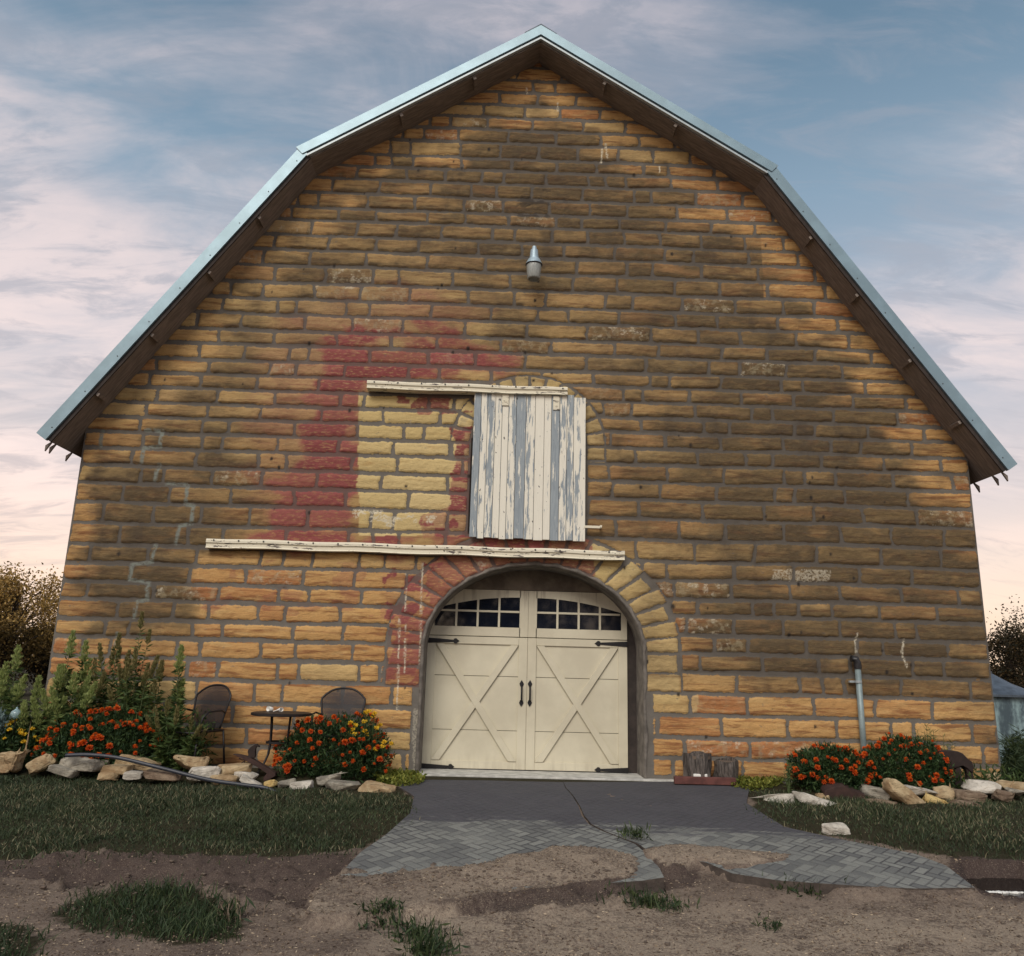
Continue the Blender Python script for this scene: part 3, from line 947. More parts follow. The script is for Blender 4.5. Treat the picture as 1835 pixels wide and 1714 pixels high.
def build_wall():
    rng = np.random.default_rng(11)
    xs = np.linspace(-6.0, 6.0, 668)
    zs = np.linspace(-0.24, 10.52, 790)
    X, Z = np.meshgrid(xs, zs)
    keep = Z < zroof(X, 0.085)
    dx = X - DX
    # elliptical distance outside the doorway
    q = np.sqrt((dx / DA) ** 2 + ((Z - DS) / DB) ** 2) + 1e-6
    dd = (q - 1) * q / np.sqrt((dx / DA ** 2) ** 2 + ((Z - DS) / DB ** 2) ** 2 + 1e-9)
    ddoor = np.where(Z > DS, dd, np.abs(dx) - DA)
    keep &= ddoor > -0.004
    wx = X - WX
    q2 = np.sqrt((wx / WA) ** 2 + ((Z - WS) / WB) ** 2) + 1e-6
    dw = (q2 - 1) * q2 / np.sqrt((wx / WA ** 2) ** 2 + ((Z - WS) / WB ** 2) ** 2 + 1e-9)
    dwin = np.where(Z > WS, dw, np.maximum(np.abs(wx) - WA, 3.0 - Z))
    # coursed stones
    zz = Z + 0.026 * (fbm(X * 0.8, Z * 0.6, 2, 3) - 0.5) + 0.008 * (vnoise(X * 5, Z * 1.2, 4) - 0.5)
    ci = np.clip(np.searchsorted(COURSES, zz.ravel()).reshape(zz.shape) - 1, 0, len(COURSES) - 2)
    zb, zt = COURSES[ci], COURSES[ci + 1]
    xx = X + 0.025 * (vnoise(X * 2, Z * 8, 6) - 0.5)
    sid = np.zeros(X.shape)
    xl = np.zeros(X.shape)
    xr = np.zeros(X.shape)
    prev = None
    for c in range(len(COURSES) - 1):
        hgt = COURSES[c + 1] - COURSES[c]
        best = None
        for _ in range(12):
            e = [-6.0 - rng.uniform(0, 0.0)]
            while e[-1] < 6.0:
                u = rng.uniform()
                wd = rng.uniform(0.60, 0.90) if u > 0.17 else rng.uniform(0.26, 0.45)
                e.append(e[-1] + wd * (0.85 if c > 30 else 1.0))
            e = np.array(e)
            e[-1] = 6.0
            if e[-1] - e[-2] < 0.2:
                e = np.delete(e, -2)
            if prev is None:
                best = (9, e)
                break
            dmin = np.sort(np.min(np.abs(e[1:-1, None] - prev[None, 1:-1]), 1))
            sc = dmin[0] + 0.4 * dmin[1] + 0.3 * dmin[2]
            if best is None or sc > best[0]:
                best = (sc, e)
        e = best[1]
        prev = e
        m = ci == c
        k = np.clip(np.searchsorted(e, xx[m]) - 1, 0, len(e) - 2)
        xl[m], xr[m] = e[k], e[k + 1]
        sid[m] = c * 100 + k
    jw = 0.021 + 0.010 * (fbm(X * 1.5, Z * 1.5, 15, 2) - 0.4)
    jh = jw * 1.05
    h1 = np.sin(sid * 17.31 + 0.7) * 9631.27
    h1 = h1 - np.floor(h1)
    h2 = np.sin(sid * 5.77 + 2.9) * 7411.9
    h2 = h2 - np.floor(h2)
    jh = jh + 0.012 * h1 ** 2
    zz = zz + (xx - (xl + xr) / 2) * 0.05 * (h2 - 0.5)
    xx = xx + (zz - (zb + zt) / 2) * 0.16 * (h1 - 0.5)
    # rounded-box distance
    hx, hz = (xr - xl) / 2 - jw, (zt - zb) / 2 - jh
    rad = 0.024
    ax = np.abs(xx - (xl + xr) / 2) - hx + rad
    az = np.abs(zz - (zb + zt) / 2) - hz + rad
    sd_ = -(np.hypot(np.maximum(ax, 0), np.maximum(az, 0)) + np.minimum(np.maximum(ax, az), 0) - rad)
    outer = np.where(Z > 1.05, np.where(Z > DS, dd, np.abs(dx) - DA), np.abs(dx) - DA)
    ring = (Z > 1.02) & (ddoor < 0.485)
    sd_ = np.minimum(sd_, np.where(Z > 1.02, ddoor - 0.505, ddoor - 0.125))
    sd_ = np.minimum(sd_, np.where(Z > 4.0, dwin - 0.29, dwin - 0.035))
    vloc = np.clip((zz - zb) / (zt - zb), 0, 1)
    # voussoirs of the doorway
    n = 21
    th = np.arctan2((Z - DS) / DB, dx / DA)
    sp = np.sqrt((DA * np.sin(th)) ** 2 + (DB * np.cos(th)) ** 2) * 1.18
    tv = th / math.pi * n + 0.10 * np.sin(np.arange(1) + 3.0)
    low = Z < DS
    tv = np.where(low, np.where(dx > 0, -(DS - Z) / 0.245, n + (DS - Z) / 0.245), tv)
    k = np.floor(tv)
    fr = tv - k
    wdt = np.where(low, 0.245, sp * math.pi / n)
    sv = np.minimum(np.minimum(fr, 1 - fr) * wdt - 0.019, np.minimum(ddoor - 0.052, 0.455 + 0.05 * np.sin(k * 2.7) - ddoor))
    sv = sv + 0.02 * (vnoise(X * 9, Z * 9, 41) - 0.5)
    sd_ = np.where(ring, sv, sd_)
    sid = np.where(ring, 9000 + k, sid)
    vloc = np.where(ring, np.where(low, 1 - fr, np.where(dx > 0, 1 - (1 - fr), 1 - fr)), vloc)
    # voussoirs of the loft opening
    ring2 = (Z > 4.02) & (dwin < 0.275) & (dwin > 0)
    n2 = 14
    th2 = np.arctan2((Z - WS) / WB, wx / WA)
    tv2 = th2 / math.pi * n2
    low2 = Z < WS
    tv2 = np.where(low2, np.where(wx > 0, -(WS - Z) / 0.2, n2 + (WS - Z) / 0.2), tv2)
    k2 = np.floor(tv2)
    fr2 = tv2 - k2
    wd2 = np.where(low2, 0.2, np.sqrt((WA * np.sin(th2)) ** 2 + (WB * np.cos(th2)) ** 2) * 1.15 * math.pi / n2)
    sv2 = np.minimum(np.minimum(fr2, 1 - fr2) * wd2 - 0.020, np.minimum(dwin - 0.03, 0.255 + 0.03 * np.sin(k2 * 3.1) - dwin))
    sd_ = np.where(ring2, sv2, sd_)
    sid = np.where(ring2, 9500 + k2, sid)
    vloc = np.where(ring2, 0.5, vloc)
    sd_ = np.where(dwin <= 0, -0.2, sd_)
    # ragged stone edges
    sd_ = sd_ + 0.030 * (fbm(X * 15, Z * 18, 17, 3, 0.65) - 0.5)
    r1 = np.sin(sid * 12.9898) * 43758.5453
    r1 = r1 - np.floor(r1)
    r2 = np.sin(sid * 78.233 + 1.7) * 24634.6345
    r2 = r2 - np.floor(r2)
    r3 = np.sin(sid * 39.425 + 4.1) * 31415.927
    r3 = r3 - np.floor(r3)
    border = np.minimum(6.0 - np.abs(X), 1.0)
    pr = sstep(np.minimum(sd_, border), -0.002, 0.024) ** 0.7
    # rock face: fullest above the middle, undercut below, with ridges running along the bed
    belly = 0.013 + 0.005 * np.exp(-((vloc - (0.50 + 0.22 * (r3 - 0.5))) / 0.28) ** 2)
    ridge = fbm(X * 1.6 + r1 * 50, Z * 17 + r2 * 9, 23, 4) - 0.5
    rough = fbm(X * 13, Z * 20, 29, 3) - 0.5
    wrinkle = fbm((X + Z) * 9, (Z - X) * 26, 33, 3) - 0.5
    hgt = pr * (belly + 0.011 * ridge + 0.009 * rough + 0.009 * wrinkle + 0.009 * (r1 - 0.4) + (r2 - 0.5) * 0.02 * (vloc - 0.5) + (r3 - .5) * 0.03 * (X - (xl + xr) / 2) * (~ring))
    mort = 0.010 * (fbm(X * 6, Z * 6, 51, 3) - 0.5)
    Yv = -np.where(sd_ > 0, np.maximum(hgt, 0.0) + mort * (1 - pr), mort * sstep(border, 0, 0.05))
    Yv = np.where(dwin < -0.02, 0.10, Yv)
    # ---- wear, placed on the wall by eye
    px, py = project(np.stack([X, np.zeros_like(X), Z], -1))
    w1 = fbm(X * 0.9, Z * 1.6, 61, 4) - 0.5
    w2 = fbm(X * 2.6, Z * 5.0, 67, 4) - 0.5
    w3 = fbm(X * 1.1 + 30, Z * 1.1, 71, 4) - 0.5
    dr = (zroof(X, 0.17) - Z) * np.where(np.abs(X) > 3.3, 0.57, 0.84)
    stain_shade = 0.80 + 0.0 * X
    stain_shade -= 0.40 * gauss(px, py, 740, 740, 320, 260)
    stain_shade -= 0.20 * gauss(px, py, 1050, 880, 190, 220)
    stain_shade += 0.22 * gauss(px, py, 930, 290, 330, 170)
    stain_shade += 0.26 * gauss(px, py, 1500, 800, 360, 380)
    stain_shade -= 0.35 * gauss(px, py, 1215, 1120, 70, 130)
    stain_shade += 0.30 * gauss(px, py, 230, 1000, 120, 150)
    stain_shade -= 0.55 * gauss(px, py, 490, 560, 26, 90) * (0.5 + 1.2 * w2)
    stain_shade += 0.16 * gauss(px, py, 1600, 1170, 220, 50)
    stain_shade *= 0.10 + 0.90 * sstep(dr + 0.22 * w1 + 0.5 * w2 + 0.34 * (r1 - 0.5), 0.10, 1.05)
    belowrail = sstep(py + 30 * w1, 985, 1000) * sstep(px + 60 * w3, 318, 372) * sstep(px, 1180, 1060)
    lowleft = sstep(py - (px - 100) * 0.02 + 40 * w1, 1100, 1170) * sstep(px, 900, 700)
    lowright = sstep(py - (px - 1200) * 0.055 + 44 * w1 + 30 * w2, 1205, 1262) * sstep(px, 1050, 1170) * (1 - 0.55 * sstep(px + 50 * w3, 1660, 1800))
    stain_shade *= 1 - 0.92 * np.maximum(np.maximum(belowrail, lowleft), lowright)
    stain_shade *= 0.45 + 0.55 * sstep(X + 6.0 + 0.5 * w2 + 0.3 * w1, 0.10, 0.5)
    stain_shade += 0.22 * (r3 - 0.5) * (stain_shade > 0.25) + 0.8 * w2 * (stain_shade > 0.2)
    # lower lip of each stained stone: grime streaks and its underside shade, painted darker
    stain_shade += 0.34 * sstep(vloc + 0.6 * ridge, 0.40, 0.12) * sstep(stain_shade, 0.35, 0.6)
    yel = inpoly(px + 10 * w2, py + 8 * w1, [(643, 704), (846, 708), (846, 958), (641, 962)]).astype(float)
    yel2 = 0.6 * gauss(px, py, 960, 1000, 420, 30) + 0.75 * sstep(ddoor, 0.50, 0.44) * (Z > 0.9) * (dx > 0.2) + 0.55 * sstep(dwin, 0.30, 0.24) * (Z > 4.0)
    stain_shade = stain_shade * (1 - 0.95 * yel) * (1 - np.clip(yel2, 0, 1) * 0.55)
    clean = np.clip(yel + yel2 + 0.5 * gauss(px, py, 600, 640, 260, 220) + 0.30 * gauss(px, py, 900, 650, 420, 280), 0, 1)
    clean = np.maximum(clean, 0.55 * (r3 > 0.86) * (px < 1250))
    a = px + 34 * w2
    b = py + 18 * w1
    RP = [(600, 600), (650, 590), (850, 600), (862, 640), (905, 655), (870, 690), (660, 698), (646, 720), (644, 962), (840, 948), (846, 980), (560, 978), (455, 972), (470, 925), (540, 800), (566, 740), (545, 690), (575, 640)]
    FP = [(590, 530), (760, 520), (860, 570), (850, 600), (640, 700), (640, 960), (470, 960), (450, 760), (500, 600)]

    def soft(poly, wdt):
        d_ = segdist(px, py, poly + poly[:1])
        d_ = np.where(inpoly(px, py, poly), d_, -d_)
        return sstep(d_ + 110 * w2 + 40 * w1, -wdt, wdt)
    red = soft(RP, 20) * (0.95 + 0.25 * (r2 - .3))
    red = np.maximum(red, 0.34 * soft(FP, 40) * (0.5 + 0.8 * r1))
    red = red * (1 - yel)
    strip = inpoly(a, py, [(812, 765), (848, 765), (848, 965), (752, 965), (760, 925), (800, 905), (815, 860)]).astype(float) * (0.55 + 0.6 * (vnoise(X * 7, Z * 9, 77) > 0.42))
    spots = inpoly(px, py, [(690, 704), (846, 708), (846, 740), (760, 745), (700, 735)]) * (fbm(X * 5, Z * 6, 81, 3) > 0.55) * 0.9
    archr = ring * (px < 1062 + 20 * w2) * (py < 1232) * np.where(px > 770, 0.78, (0.35 + 0.5 * (fbm(X * 4, Z * 7, 83, 3) > 0.45)))
    left = inpoly(px + 25 * w2, py, [(690, 1022), (800, 1000), (770, 1060), (730, 1120), (690, 1110)]) * (0.15 + 0.85 * (fbm(X * 4, Z * 6, 87, 3) > 0.52))
    above = inpoly(px, py, [(830, 958), (1030, 966), (1030, 985), (830, 978)]) * (fbm(X * 6, Z * 6, 89, 3) > 0.5)
    low = inpoly(px, py, [(700, 1180), (745, 1180), (745, 1212), (690, 1205)]) * 0.9
    bits = 0.35 * inpoly(px, py, [(350, 1000), (700, 1010), (700, 1110), (350, 1100)]) * (fbm(X * 3, Z * 5, 91, 4) > 0.64)
    red = np.clip(np.maximum.reduce([red, strip, spots, archr.astype(float), left, above, low, bits]), 0, 1)
    stain_shade = stain_shade * (1 - 0.6 * red)
    # marks
    rep = np.zeros_like(X)
    for L in ([(262, 771), (292, 773), (288, 800), (257, 803), (254, 830)], [(285, 834), (279, 862)], [(300, 868), (337, 870), (333, 905), (348, 908), (344, 940), (322, 944), (316, 975)], [(279, 978), (272, 1008), (236, 1012), (232, 1038), (268, 1043), (263, 1075), (246, 1077), (241, 1106)], [(185, 772), (182, 800)], [(212, 1135), (208, 1160)]):
        rep = np.maximum(rep, sstep(segdist(px + 6 * w2, py + 4 * w1, L), 4.2, 2.2))
    wh = np.zeros_like(X)
    for L in ([(1085, 260), (1088, 284)], [(1079, 268), (1077, 292)], [(729, 1015), (727, 1095)], [(757, 1010), (752, 1190)], [(716, 1110), (712, 1272)], [(727, 1120), (725, 1205)], [(1536, 1136), (1532, 1150), (1534, 1170)], [(1620, 1146), (1615, 1168), (1624, 1196)], [(999, 187), (1000, 200)], [(943, 160), (945, 168)], [(1181, 300), (1183, 312)], [(735, 755), (736, 770)]):
        wh = np.maximum(wh, sstep(segdist(px, py, L), 2.2, 0.6) * (vnoise(X * 14, Z * 9, 95) > 0.30))
    wh = np.maximum(wh, 0.85 * inpoly(px + 15 * w2, py + 6 * w2, [(628, 912), (790, 918), (770, 950), (640, 944)]) * (fbm(X * 7, Z * 12, 97, 3) > 0.56))
    wh = np.maximum(wh, 0.5 * inpoly(px + 20 * w2, py + 6 * w2, [(1380, 1020), (1488, 1022), (1488, 1046), (1380, 1044)]) * (sd_ > 0))
    wh = np.maximum(wh, 0.45 * (sd_ > 0) * (fbm(X * 12, Z * 15, 99, 4) > 0.66) * (r2 > 0.93))
    wh = np.maximum(wh, 0.4 * inpoly(px + 12 * w2, py, [(738, 1270), (752, 1270), (750, 1395), (738, 1395)]))
    dk = np.zeros_like(X)
    pr_ = np.random.default_rng(5)
    for _ in range(90):
        cx, cz = pr_.uniform(-5.5, 5.5), pr_.uniform(0.5, 9.0)
        rr = pr_.uniform(0.008, 0.022)
        sl = (np.abs(X - cx) < 0.08) & (np.abs(Z - cz) < 0.2)
        dk[sl] = np.maximum(dk[sl], sstep(np.hypot(X[sl] - cx, (Z[sl] - cz) * 0.7), rr * 1.5, rr * 0.6))
    dk = np.maximum(dk, 0.75 * gauss(px, py, 960, 372, 55, 40) * (fbm(X * 6, Z * 14, 103, 3) > 0.57))
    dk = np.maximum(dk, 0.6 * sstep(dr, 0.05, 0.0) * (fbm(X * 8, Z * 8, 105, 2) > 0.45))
    dk = np.where(dwin < 0.0, 0.95, dk)  # loft recess coloured near-black for the unlit inside
    # mesh
    idx = np.arange(X.size).reshape(X.shape)
    fk = keep[:-1, :-1] & keep[:-1, 1:] & keep[1:, 1:] & keep[1:, :-1]
    F = np.stack([idx[:-1, :-1], idx[:-1, 1:], idx[1:, 1:], idx[1:, :-1]], -1)[fk]
    used = np.unique(F)
    rm = np.full(X.size, -1)
    rm[used] = np.arange(len(used))
    F = rm[F]
    V = np.stack([X, Yv, Z], -1).reshape(-1, 3)[used]
    one = np.ones_like(X)

    def pack(*a):
        return np.stack([np.clip(v * one, 0, 1) for v in a], -1).reshape(-1, len(a))[used]
    o = nmesh('wall', V, F, M['wall'], barn, {'stone': pack(sd_ / 0.12 + 0.5, r1, r2, vloc), 'wear': pack(stain_shade, red, clean, one), 'marks': pack(rep, wh, dk, one)}, smooth=True)
    return o


build_wall()

# side and rear walls
BD = 22.0
for s in (-1, 1):
    bm = bmesh.new()
    bbox(bm, (s * 6.0 - (0.5 if s > 0 else 0.0), 0.003, -0.6), (s * 6.0 + (0.0 if s > 0 else 0.5), BD, float(zroof(6.0, 0.16))))
    bobj('wall', bm, M['side'], barn)
bm = bmesh.new()
P = prof(0.17)
outl = [(-6.0, -0.6), (6.0, -0.6), (6.0, float(zroof(6.0, 0.17))), (P[1][0], P[1][1]), (0, P[0][1]), (-P[1][0], P[1][1]), (-6.0, float(zroof(6.0, 0.17)))]
prism(bm, [(x, BD, z) for x, z in outl], (0, 0.4, 0))
bobj('wall', bm, M['side'], barn)

# roof shell
O = 0.45
bm = bmesh.new()
for s in (-1, 1):
    a, b = prof(0.015), prof(0.165)
    for i in (0, 1):
        prism(bm, [(s * a[i][0], -O + 0.03, a[i][1]), (s * a[i + 1][0], -O + 0.03, a[i + 1][1]), (s * b[i + 1][0], -O + 0.03, b[i + 1][1]), (s * b[i][0], -O + 0.03, b[i][1])], (0, BD + O + 0.6, 0))
    # standing ribs of the metal sheets
    c = prof(-0.012)
    for yy in np.arange(0.2, BD, 0.6):
        for i in (0, 1):
            prism(bm, [(s * c[i][0], yy, c[i][1]), (s * c[i + 1][0], yy, c[i + 1][1]), (s * a[i + 1][0], yy, a[i + 1][1]), (s * a[i][0], yy, a[i][1])], (0, 0.04, 0))
roof = bobj('roof', bm, M['roofmetal'], barn)
# boarded underside
bm = bmesh.new()
for s in (-1, 1):
    b, c = prof(0.168), prof(0.19)
    for i in (0, 1):
        prism(bm, [(s * b[i][0], -O + 0.028, b[i][1]), (s * b[i + 1][0], -O + 0.028, b[i + 1][1]), (s * c[i + 1][0], -O + 0.028, c[i + 1][1]), (s * c[i][0], -O + 0.028, c[i][1])], (0, O - 0.03, 0))
    # underside beyond the side wall
    e0, e1 = (6.004, float(zroof(6.004, 0.168))), b[2]
    f0, f1 = (6.004, float(zroof(6.004, 0.19))), c[2]
    prism(bm, [(s * e0[0], 0, e0[1]), (s * e1[0], 0, e1[1]), (s * f1[0], 0, f1[1]), (s * f0[0], 0, f0[1])], (0, BD, 0))
soff = bobj('soffit', bm, M['soffit'], barn)
# lookout blocks under the overhang
for s in (-1, 1):
    for seg, ts in ((0, (0.3, 0.62)), (1, (0.22, 0.42, 0.64, 0.84))):
        p = prof(0.19)
        for tt in ts:
            a, b = p[seg], p[seg + 1]
            d = UD if seg == 0 else LD
            nn = UN if seg == 0 else LN
            x, z = a[0] + (b[0] - a[0]) * tt, a[1] + (b[1] - a[1]) * tt
            bm = bmesh.new()
            hw, hh = 0.022, 0.05
            pts = [(x - d[0] * hw, z - d[1] * hw), (x + d[0] * hw, z + d[1] * hw), (x + d[0] * hw + nn[0] * hh, z + d[1] * hw + nn[1] * hh), (x - d[0] * hw + nn[0] * hh, z - d[1] * hw + nn[1] * hh)]
            prism(bm, [(s * q[0], -O + 0.03, q[1]) for q in pts], (0, 0.24, 0))
            bobj('lookout', bm, M['soffit'], soff)


def strip(d0, d1, i, y0, y1, s, m, name, ext=0.0, parent=barn, start=0.0):
    a, b = prof(d0), prof(d1)
    d = UD if i == 0 else LD
    pts = [(a[i][0] + d[0] * start, a[i][1] + d[1] * start), (a[i + 1][0] + d[0] * ext, a[i + 1][1] + d[1] * ext), (b[i + 1][0] + d[0] * ext, b[i + 1][1] + d[1] * ext), (b[i][0] + d[0] * start, b[i][1] + d[1] * start)]
    bm = bmesh.new()
    prism(bm, [(s * x, y0, z) for x, z in pts], (0, y1 - y0, 0))
    return bobj(name, bm, M[m], parent)


for s in (-1, 1):
    e = 0.0 if s < 0 else 0.0
    up = strip(-0.02, 0.115, 0, -O - 0.045, -O + 0.026, s, 'roofmetal', 'rake_trim', 0.06)
    strip(0.118, 0.142, 0, -O - 0.005, -O + 0.024, s, 'trimgap', 'reveal', 0.0, up)
    strip(0.145, 0.172, 0, -O - 0.035, -O + 0.020, s, 'trimpale', 'lower_bead', 0.03, up)
    lowt = strip(-0.01, 0.145, 1, -O - 0.03, -O + 0.026, s, 'roofmetal', 'rake_trim', 0.015)
    strip(0.148, 0.20, 1, -O + 0.002, -O + 0.024, s, 'darkwood', 'bargeboard', 0.0, lowt)
    # screws
    for tt in np.linspace(0.04, 0.97, 9):
        bm = bmesh.new()
        x = KNK[0] + (EAV[0] - KNK[0]) * tt + LN[0] * 0.1
        z = KNK[1] + (EAV[1] - KNK[1]) * tt + LN[1] * 0.1
        tube(bm, [(s * x, -O - 0.036, z), (s * x, -O - 0.029, z)], 0.008, 6)
        bobj('screw_head', bm, M['trimgap'], lowt)
    # pointed ends of the sheeting under the eave
    for px, py, sz in (((85, 796, 0.10), (97, 811, 0.11), (125, 832, 0.10)) if s < 0 else ((1806, 853, 0.10), (1781, 866, 0.12), (1748, 884, 0.12))):
        d = ray(px, py)
        tq = (s * 6.20 - CAM[0]) / d[0]
        p = CAM + d * tq
        top = float(zroof(6.20, 0.15))
        yq = min(max(p[1], -0.40), 3.0)
        bm = bmesh.new()
        prism(bm, [(s * 6.19, yq, top - 0.04), (s * 6.27, yq, top - 0.10), (s * 6.27, yq, top - 0.12 - sz * 0.55)], (0, 0.03, 0))
        bobj('sheet_end', bm, M['soffit'], roof)
bm = bmesh.new()
for s in (-1, 1):
    prism(bm, [(0, -O - 0.04, APX[1] + 0.052), (s * 0.24, -O - 0.04, APX[1] - 0.11), (s * 0.24, -O - 0.04, APX[1] - 0.145), (0, -O - 0.04, APX[1] + 0.01)], (0, BD + 0.6, 0))
bobj('ridge_cap', bm, M['tinroof'], barn)

# doorway reveal
bm = bmesh.new()
prof_in = [(DX - DA, -0.05)] + [(DX - DA, z) for z in np.linspace(0.25, DS - 0.05, 6)] + [(DX - DA * math.cos(a), DS + DB * math.sin(a)) for a in np.linspace(0, math.pi, 49)] + [(DX + DA, z) for z in np.linspace(DS - 0.05, 0.25, 6)] + [(DX + DA, -0.05)]
inner, outer_ = prof_in, []
for i, (x, z) in enumerate(prof_in):
    a, b = prof_in[max(0, i - 1)], prof_in[min(len(prof_in) - 1, i + 1)]
    tx, tz = b[0] - a[0], b[1] - a[1]
    l_ = math.hypot(tx, tz)
    wdt = 0.042 + 0.012 * math.sin(i * 1.9) + 0.009 * math.sin(i * 4.3)
    outer_.append((x - tz / l_ * wdt, z + tx / l_ * wdt))
REV = 0.50
rings = []
for (x, z), (ox, oz) in zip(inner, outer_):
    j = 0.008 * math.sin(x * 31 + z * 17)
    rings.append([bm.verts.new(p) for p in ((ox, 0.012, oz), (ox, -0.010 + j, oz), (x + (ox - x) * 0.25, -0.018 + j, z + (oz - z) * 0.25), (x, 0.004, z), (x, REV + 0.06, z))])
for a, b in zip(rings[:-1], rings[1:]):
    for k in range(4):
        bm.faces.new((a[k], b[k], b[k + 1], a[k + 1]))
bobj('arch_reveal', bm, M['mortar'], barn, smooth=True)

# dark space behind the door frame
bm = bmesh.new()
bbox(bm, (-1.6, REV + 0.09, -0.05), (1.8, REV + 0.13, 2.9))
bobj('door_backing', bm, M['darkwood'], barn)
bm = bmesh.new()
bbox(bm, (-2.3, -0.115, -0.12), (3.0, REV + 0.08, 0.0))
bevel(bm, 0.006)
sill = bobj('door_sill', bm, M['sill'], barn)

# ---------------- carriage style garage door
Dd = REV
dz_ = lambda py: float(at(944, py, Dd)[2])
dx_ = lambda px, py: float(at(px, py, Dd)[0])
GX0, GX1 = -1.318, 1.375
zb0 = 0.012
zsec = dz_(1143)
ztop = dz_(1059)
gd = thing('garage_door', None, None)
gd.parent = barn
gd.name = 'garage_door'
bm = bmesh.new()
edges = [zb0] + [dz_(1311), dz_(1214), zsec, ztop]
for a, b in zip(edges[:-1], edges[1:]):
    g0 = bbox(bm, (GX0, Dd, a + 0.003), (GX1, Dd + 0.045, b - 0.003))
bevel(bm, 0.003)
bobj('door_panel', bm, M['cream'], gd)
bm = bmesh.new()
bbox(bm, (GX0 - 0.05, Dd + 0.004, ztop + 0.004), (GX1 + 0.05, Dd + 0.04, 2.75))
bobj('door_header', bm, M['header'], gd)
# raised trim: stiles, rails and crosses, butted end to end
xm0, xm1 = dx_(927.5, 1250), dx_(959.5, 1250)
xc = (xm0 + xm1) / 2
T0, T1 = Dd - 0.020, Dd - 0.001
LE, RE = dx_(777, 1250), dx_(1108, 1250)
zl0, zl1 = dz_(1366), dz_(1157)
bm = bmesh.new()
for a, b in ((GX0, LE), (xm0, xc - 0.002), (xc + 0.002, xm1), (RE, GX1)):
    bbox(bm, (a, T0, zb0), (b, T1, zsec - 0.006))
for a, b in ((LE + 0.001, xm0 - 0.001), (xm1 + 0.001, RE - 0.001)):
    bbox(bm, (a, T0, zb0), (b, T1, zl0))
    bbox(bm, (a, T0, zl1), (b, T1, zsec - 0.006))
bevel(bm, 0.003)
bobj('frame_trim', bm, M['cream'], gd)
for a, b in ((LE, xm0), (xm1, RE)):
    bm = bmesh.new()
    wv = 0.105
    zlo, zhi = zl0 + 0.004, zl1 - 0.004
    a, b = a + 0.003, b - 0.003

    def brace(p0, p1, cut=None):
        prism(bm, [(p0[0], T0 - 0.014, p0[1]), (p0[0] + wv, T0 - 0.014, p0[1]), (p1[0], T0 - 0.014, p1[1]), (p1[0] - wv, T0 - 0.014, p1[1])], (0, 0.034, 0))
    brace((a, zhi), (b, zlo))
    p0, p1 = (a, zlo), (b, zhi)
    # second brace in two halves
    cxm, czm = (a + b) / 2, (zlo + zhi) / 2
    for t0, t1 in ((0.0, 1.0),):
        q0 = (a + (b - wv - a) * t0, zlo + (zhi - zlo) * t0)
        q1 = (a + (b - wv - a) * t1, zlo + (zhi - zlo) * t1)
        prism(bm, [(q0[0], T0 - 0.010, q0[1]), (q0[0] + wv, T0 - 0.010, q0[1]), (q1[0] + wv, T0 - 0.010, q1[1]), (q1[0], T0 - 0.010, q1[1])], (0, 0.0295, 0))
    bevel(bm, 0.003)
    bobj('cross_brace', bm, M['cream'], gd)
# window section
zw0 = dz_(1126)
zw1 = dz_(1072)
for s in (-1, 1):
    if s < 0:
        x0, x1 = xm0 + 0.012, xm0 - 1.14
    else:
        x0, x1 = xm1 - 0.012, xm1 + 1.14
    colw = (x1 - x0) / 4
    wb = bmesh.new()

    def ztopx(x):
        u = abs(x - x0) / abs(x1 - x0)
        return zw1 - 0.17 * u ** 2.0
    zmid = zw0 + (zw1 - zw0) * 0.52
    n = 28
    for i in range(n):
        xa, xb = x0 + (x1 - x0) * i / n, x0 + (x1 - x0) * (i + 1) / n
        lo_a, lo_b = ztopx(xa), ztopx(xb)
        prism(wb, [(xa, T0, lo_a), (xb, T0, lo_b), (xb, T0, ztop - 0.004), (xa, T0, ztop - 0.004)], (0, 0.018, 0))
    xa, xb = min(x0, x1), max(x0, x1)
    bbox(wb, (xa, T0, zsec + 0.006), (xb, T1, zw0))
    endx = (xb, GX1) if s > 0 else (GX0, xa)
    bbox(wb, (endx[0] + 0.001, T0, zsec + 0.006), (endx[1] - 0.001, T1, ztop - 0.004))
    bmesh.ops.remove_doubles(wb, verts=wb.verts, dist=0.0004)
    fr_ = bobj('window_surround', wb, M['cream'], gd)
    wb = bmesh.new()
    for c in (1, 2, 3):
        xx_ = x0 + colw * c
        bbox(wb, (xx_ - 0.014, T0 - 0.004, zw0 + 0.001), (xx_ + 0.014, T1 - 0.003, ztopx(xx_) + 0.01))
    for c in range(4):
        q0, q1 = sorted((x0 + colw * c, x0 + colw * (c + 1)))
        bbox(wb, (q0 + (0.0145), T0 - 0.002, zmid - 0.013), (q1 - 0.0145, T1 - 0.004, zmid + 0.013))
    bobj('muntins', wb, M['cream'], gd)
    for c in range(4):
        for (za, zb_) in ((zw0, zmid), (zmid, ztopx(x0 + colw * (c + (0.0)))))[:2]:
            q0, q1 = sorted((x0 + colw * c, x0 + colw * (c + 1)))
            wb = bmesh.new()
            bbox(wb, (q0 + 0.001, Dd - 0.0065, za + 0.001), (q1 - 0.001, Dd - 0.002, zb_ - 0.001))
            bobj('pane', wb, M['glass'], gd)
bm = bmesh.new()
bbox(bm, (xm0 + 0.001, T0, zsec + 0.006), (xc - 0.002, T1, ztop - 0.004))
bbox(bm, (xc + 0.002, T0, zsec + 0.006), (xm1 - 0.001, T1, ztop - 0.004))
bobj('centre_stile', bm, M['cream'], gd)
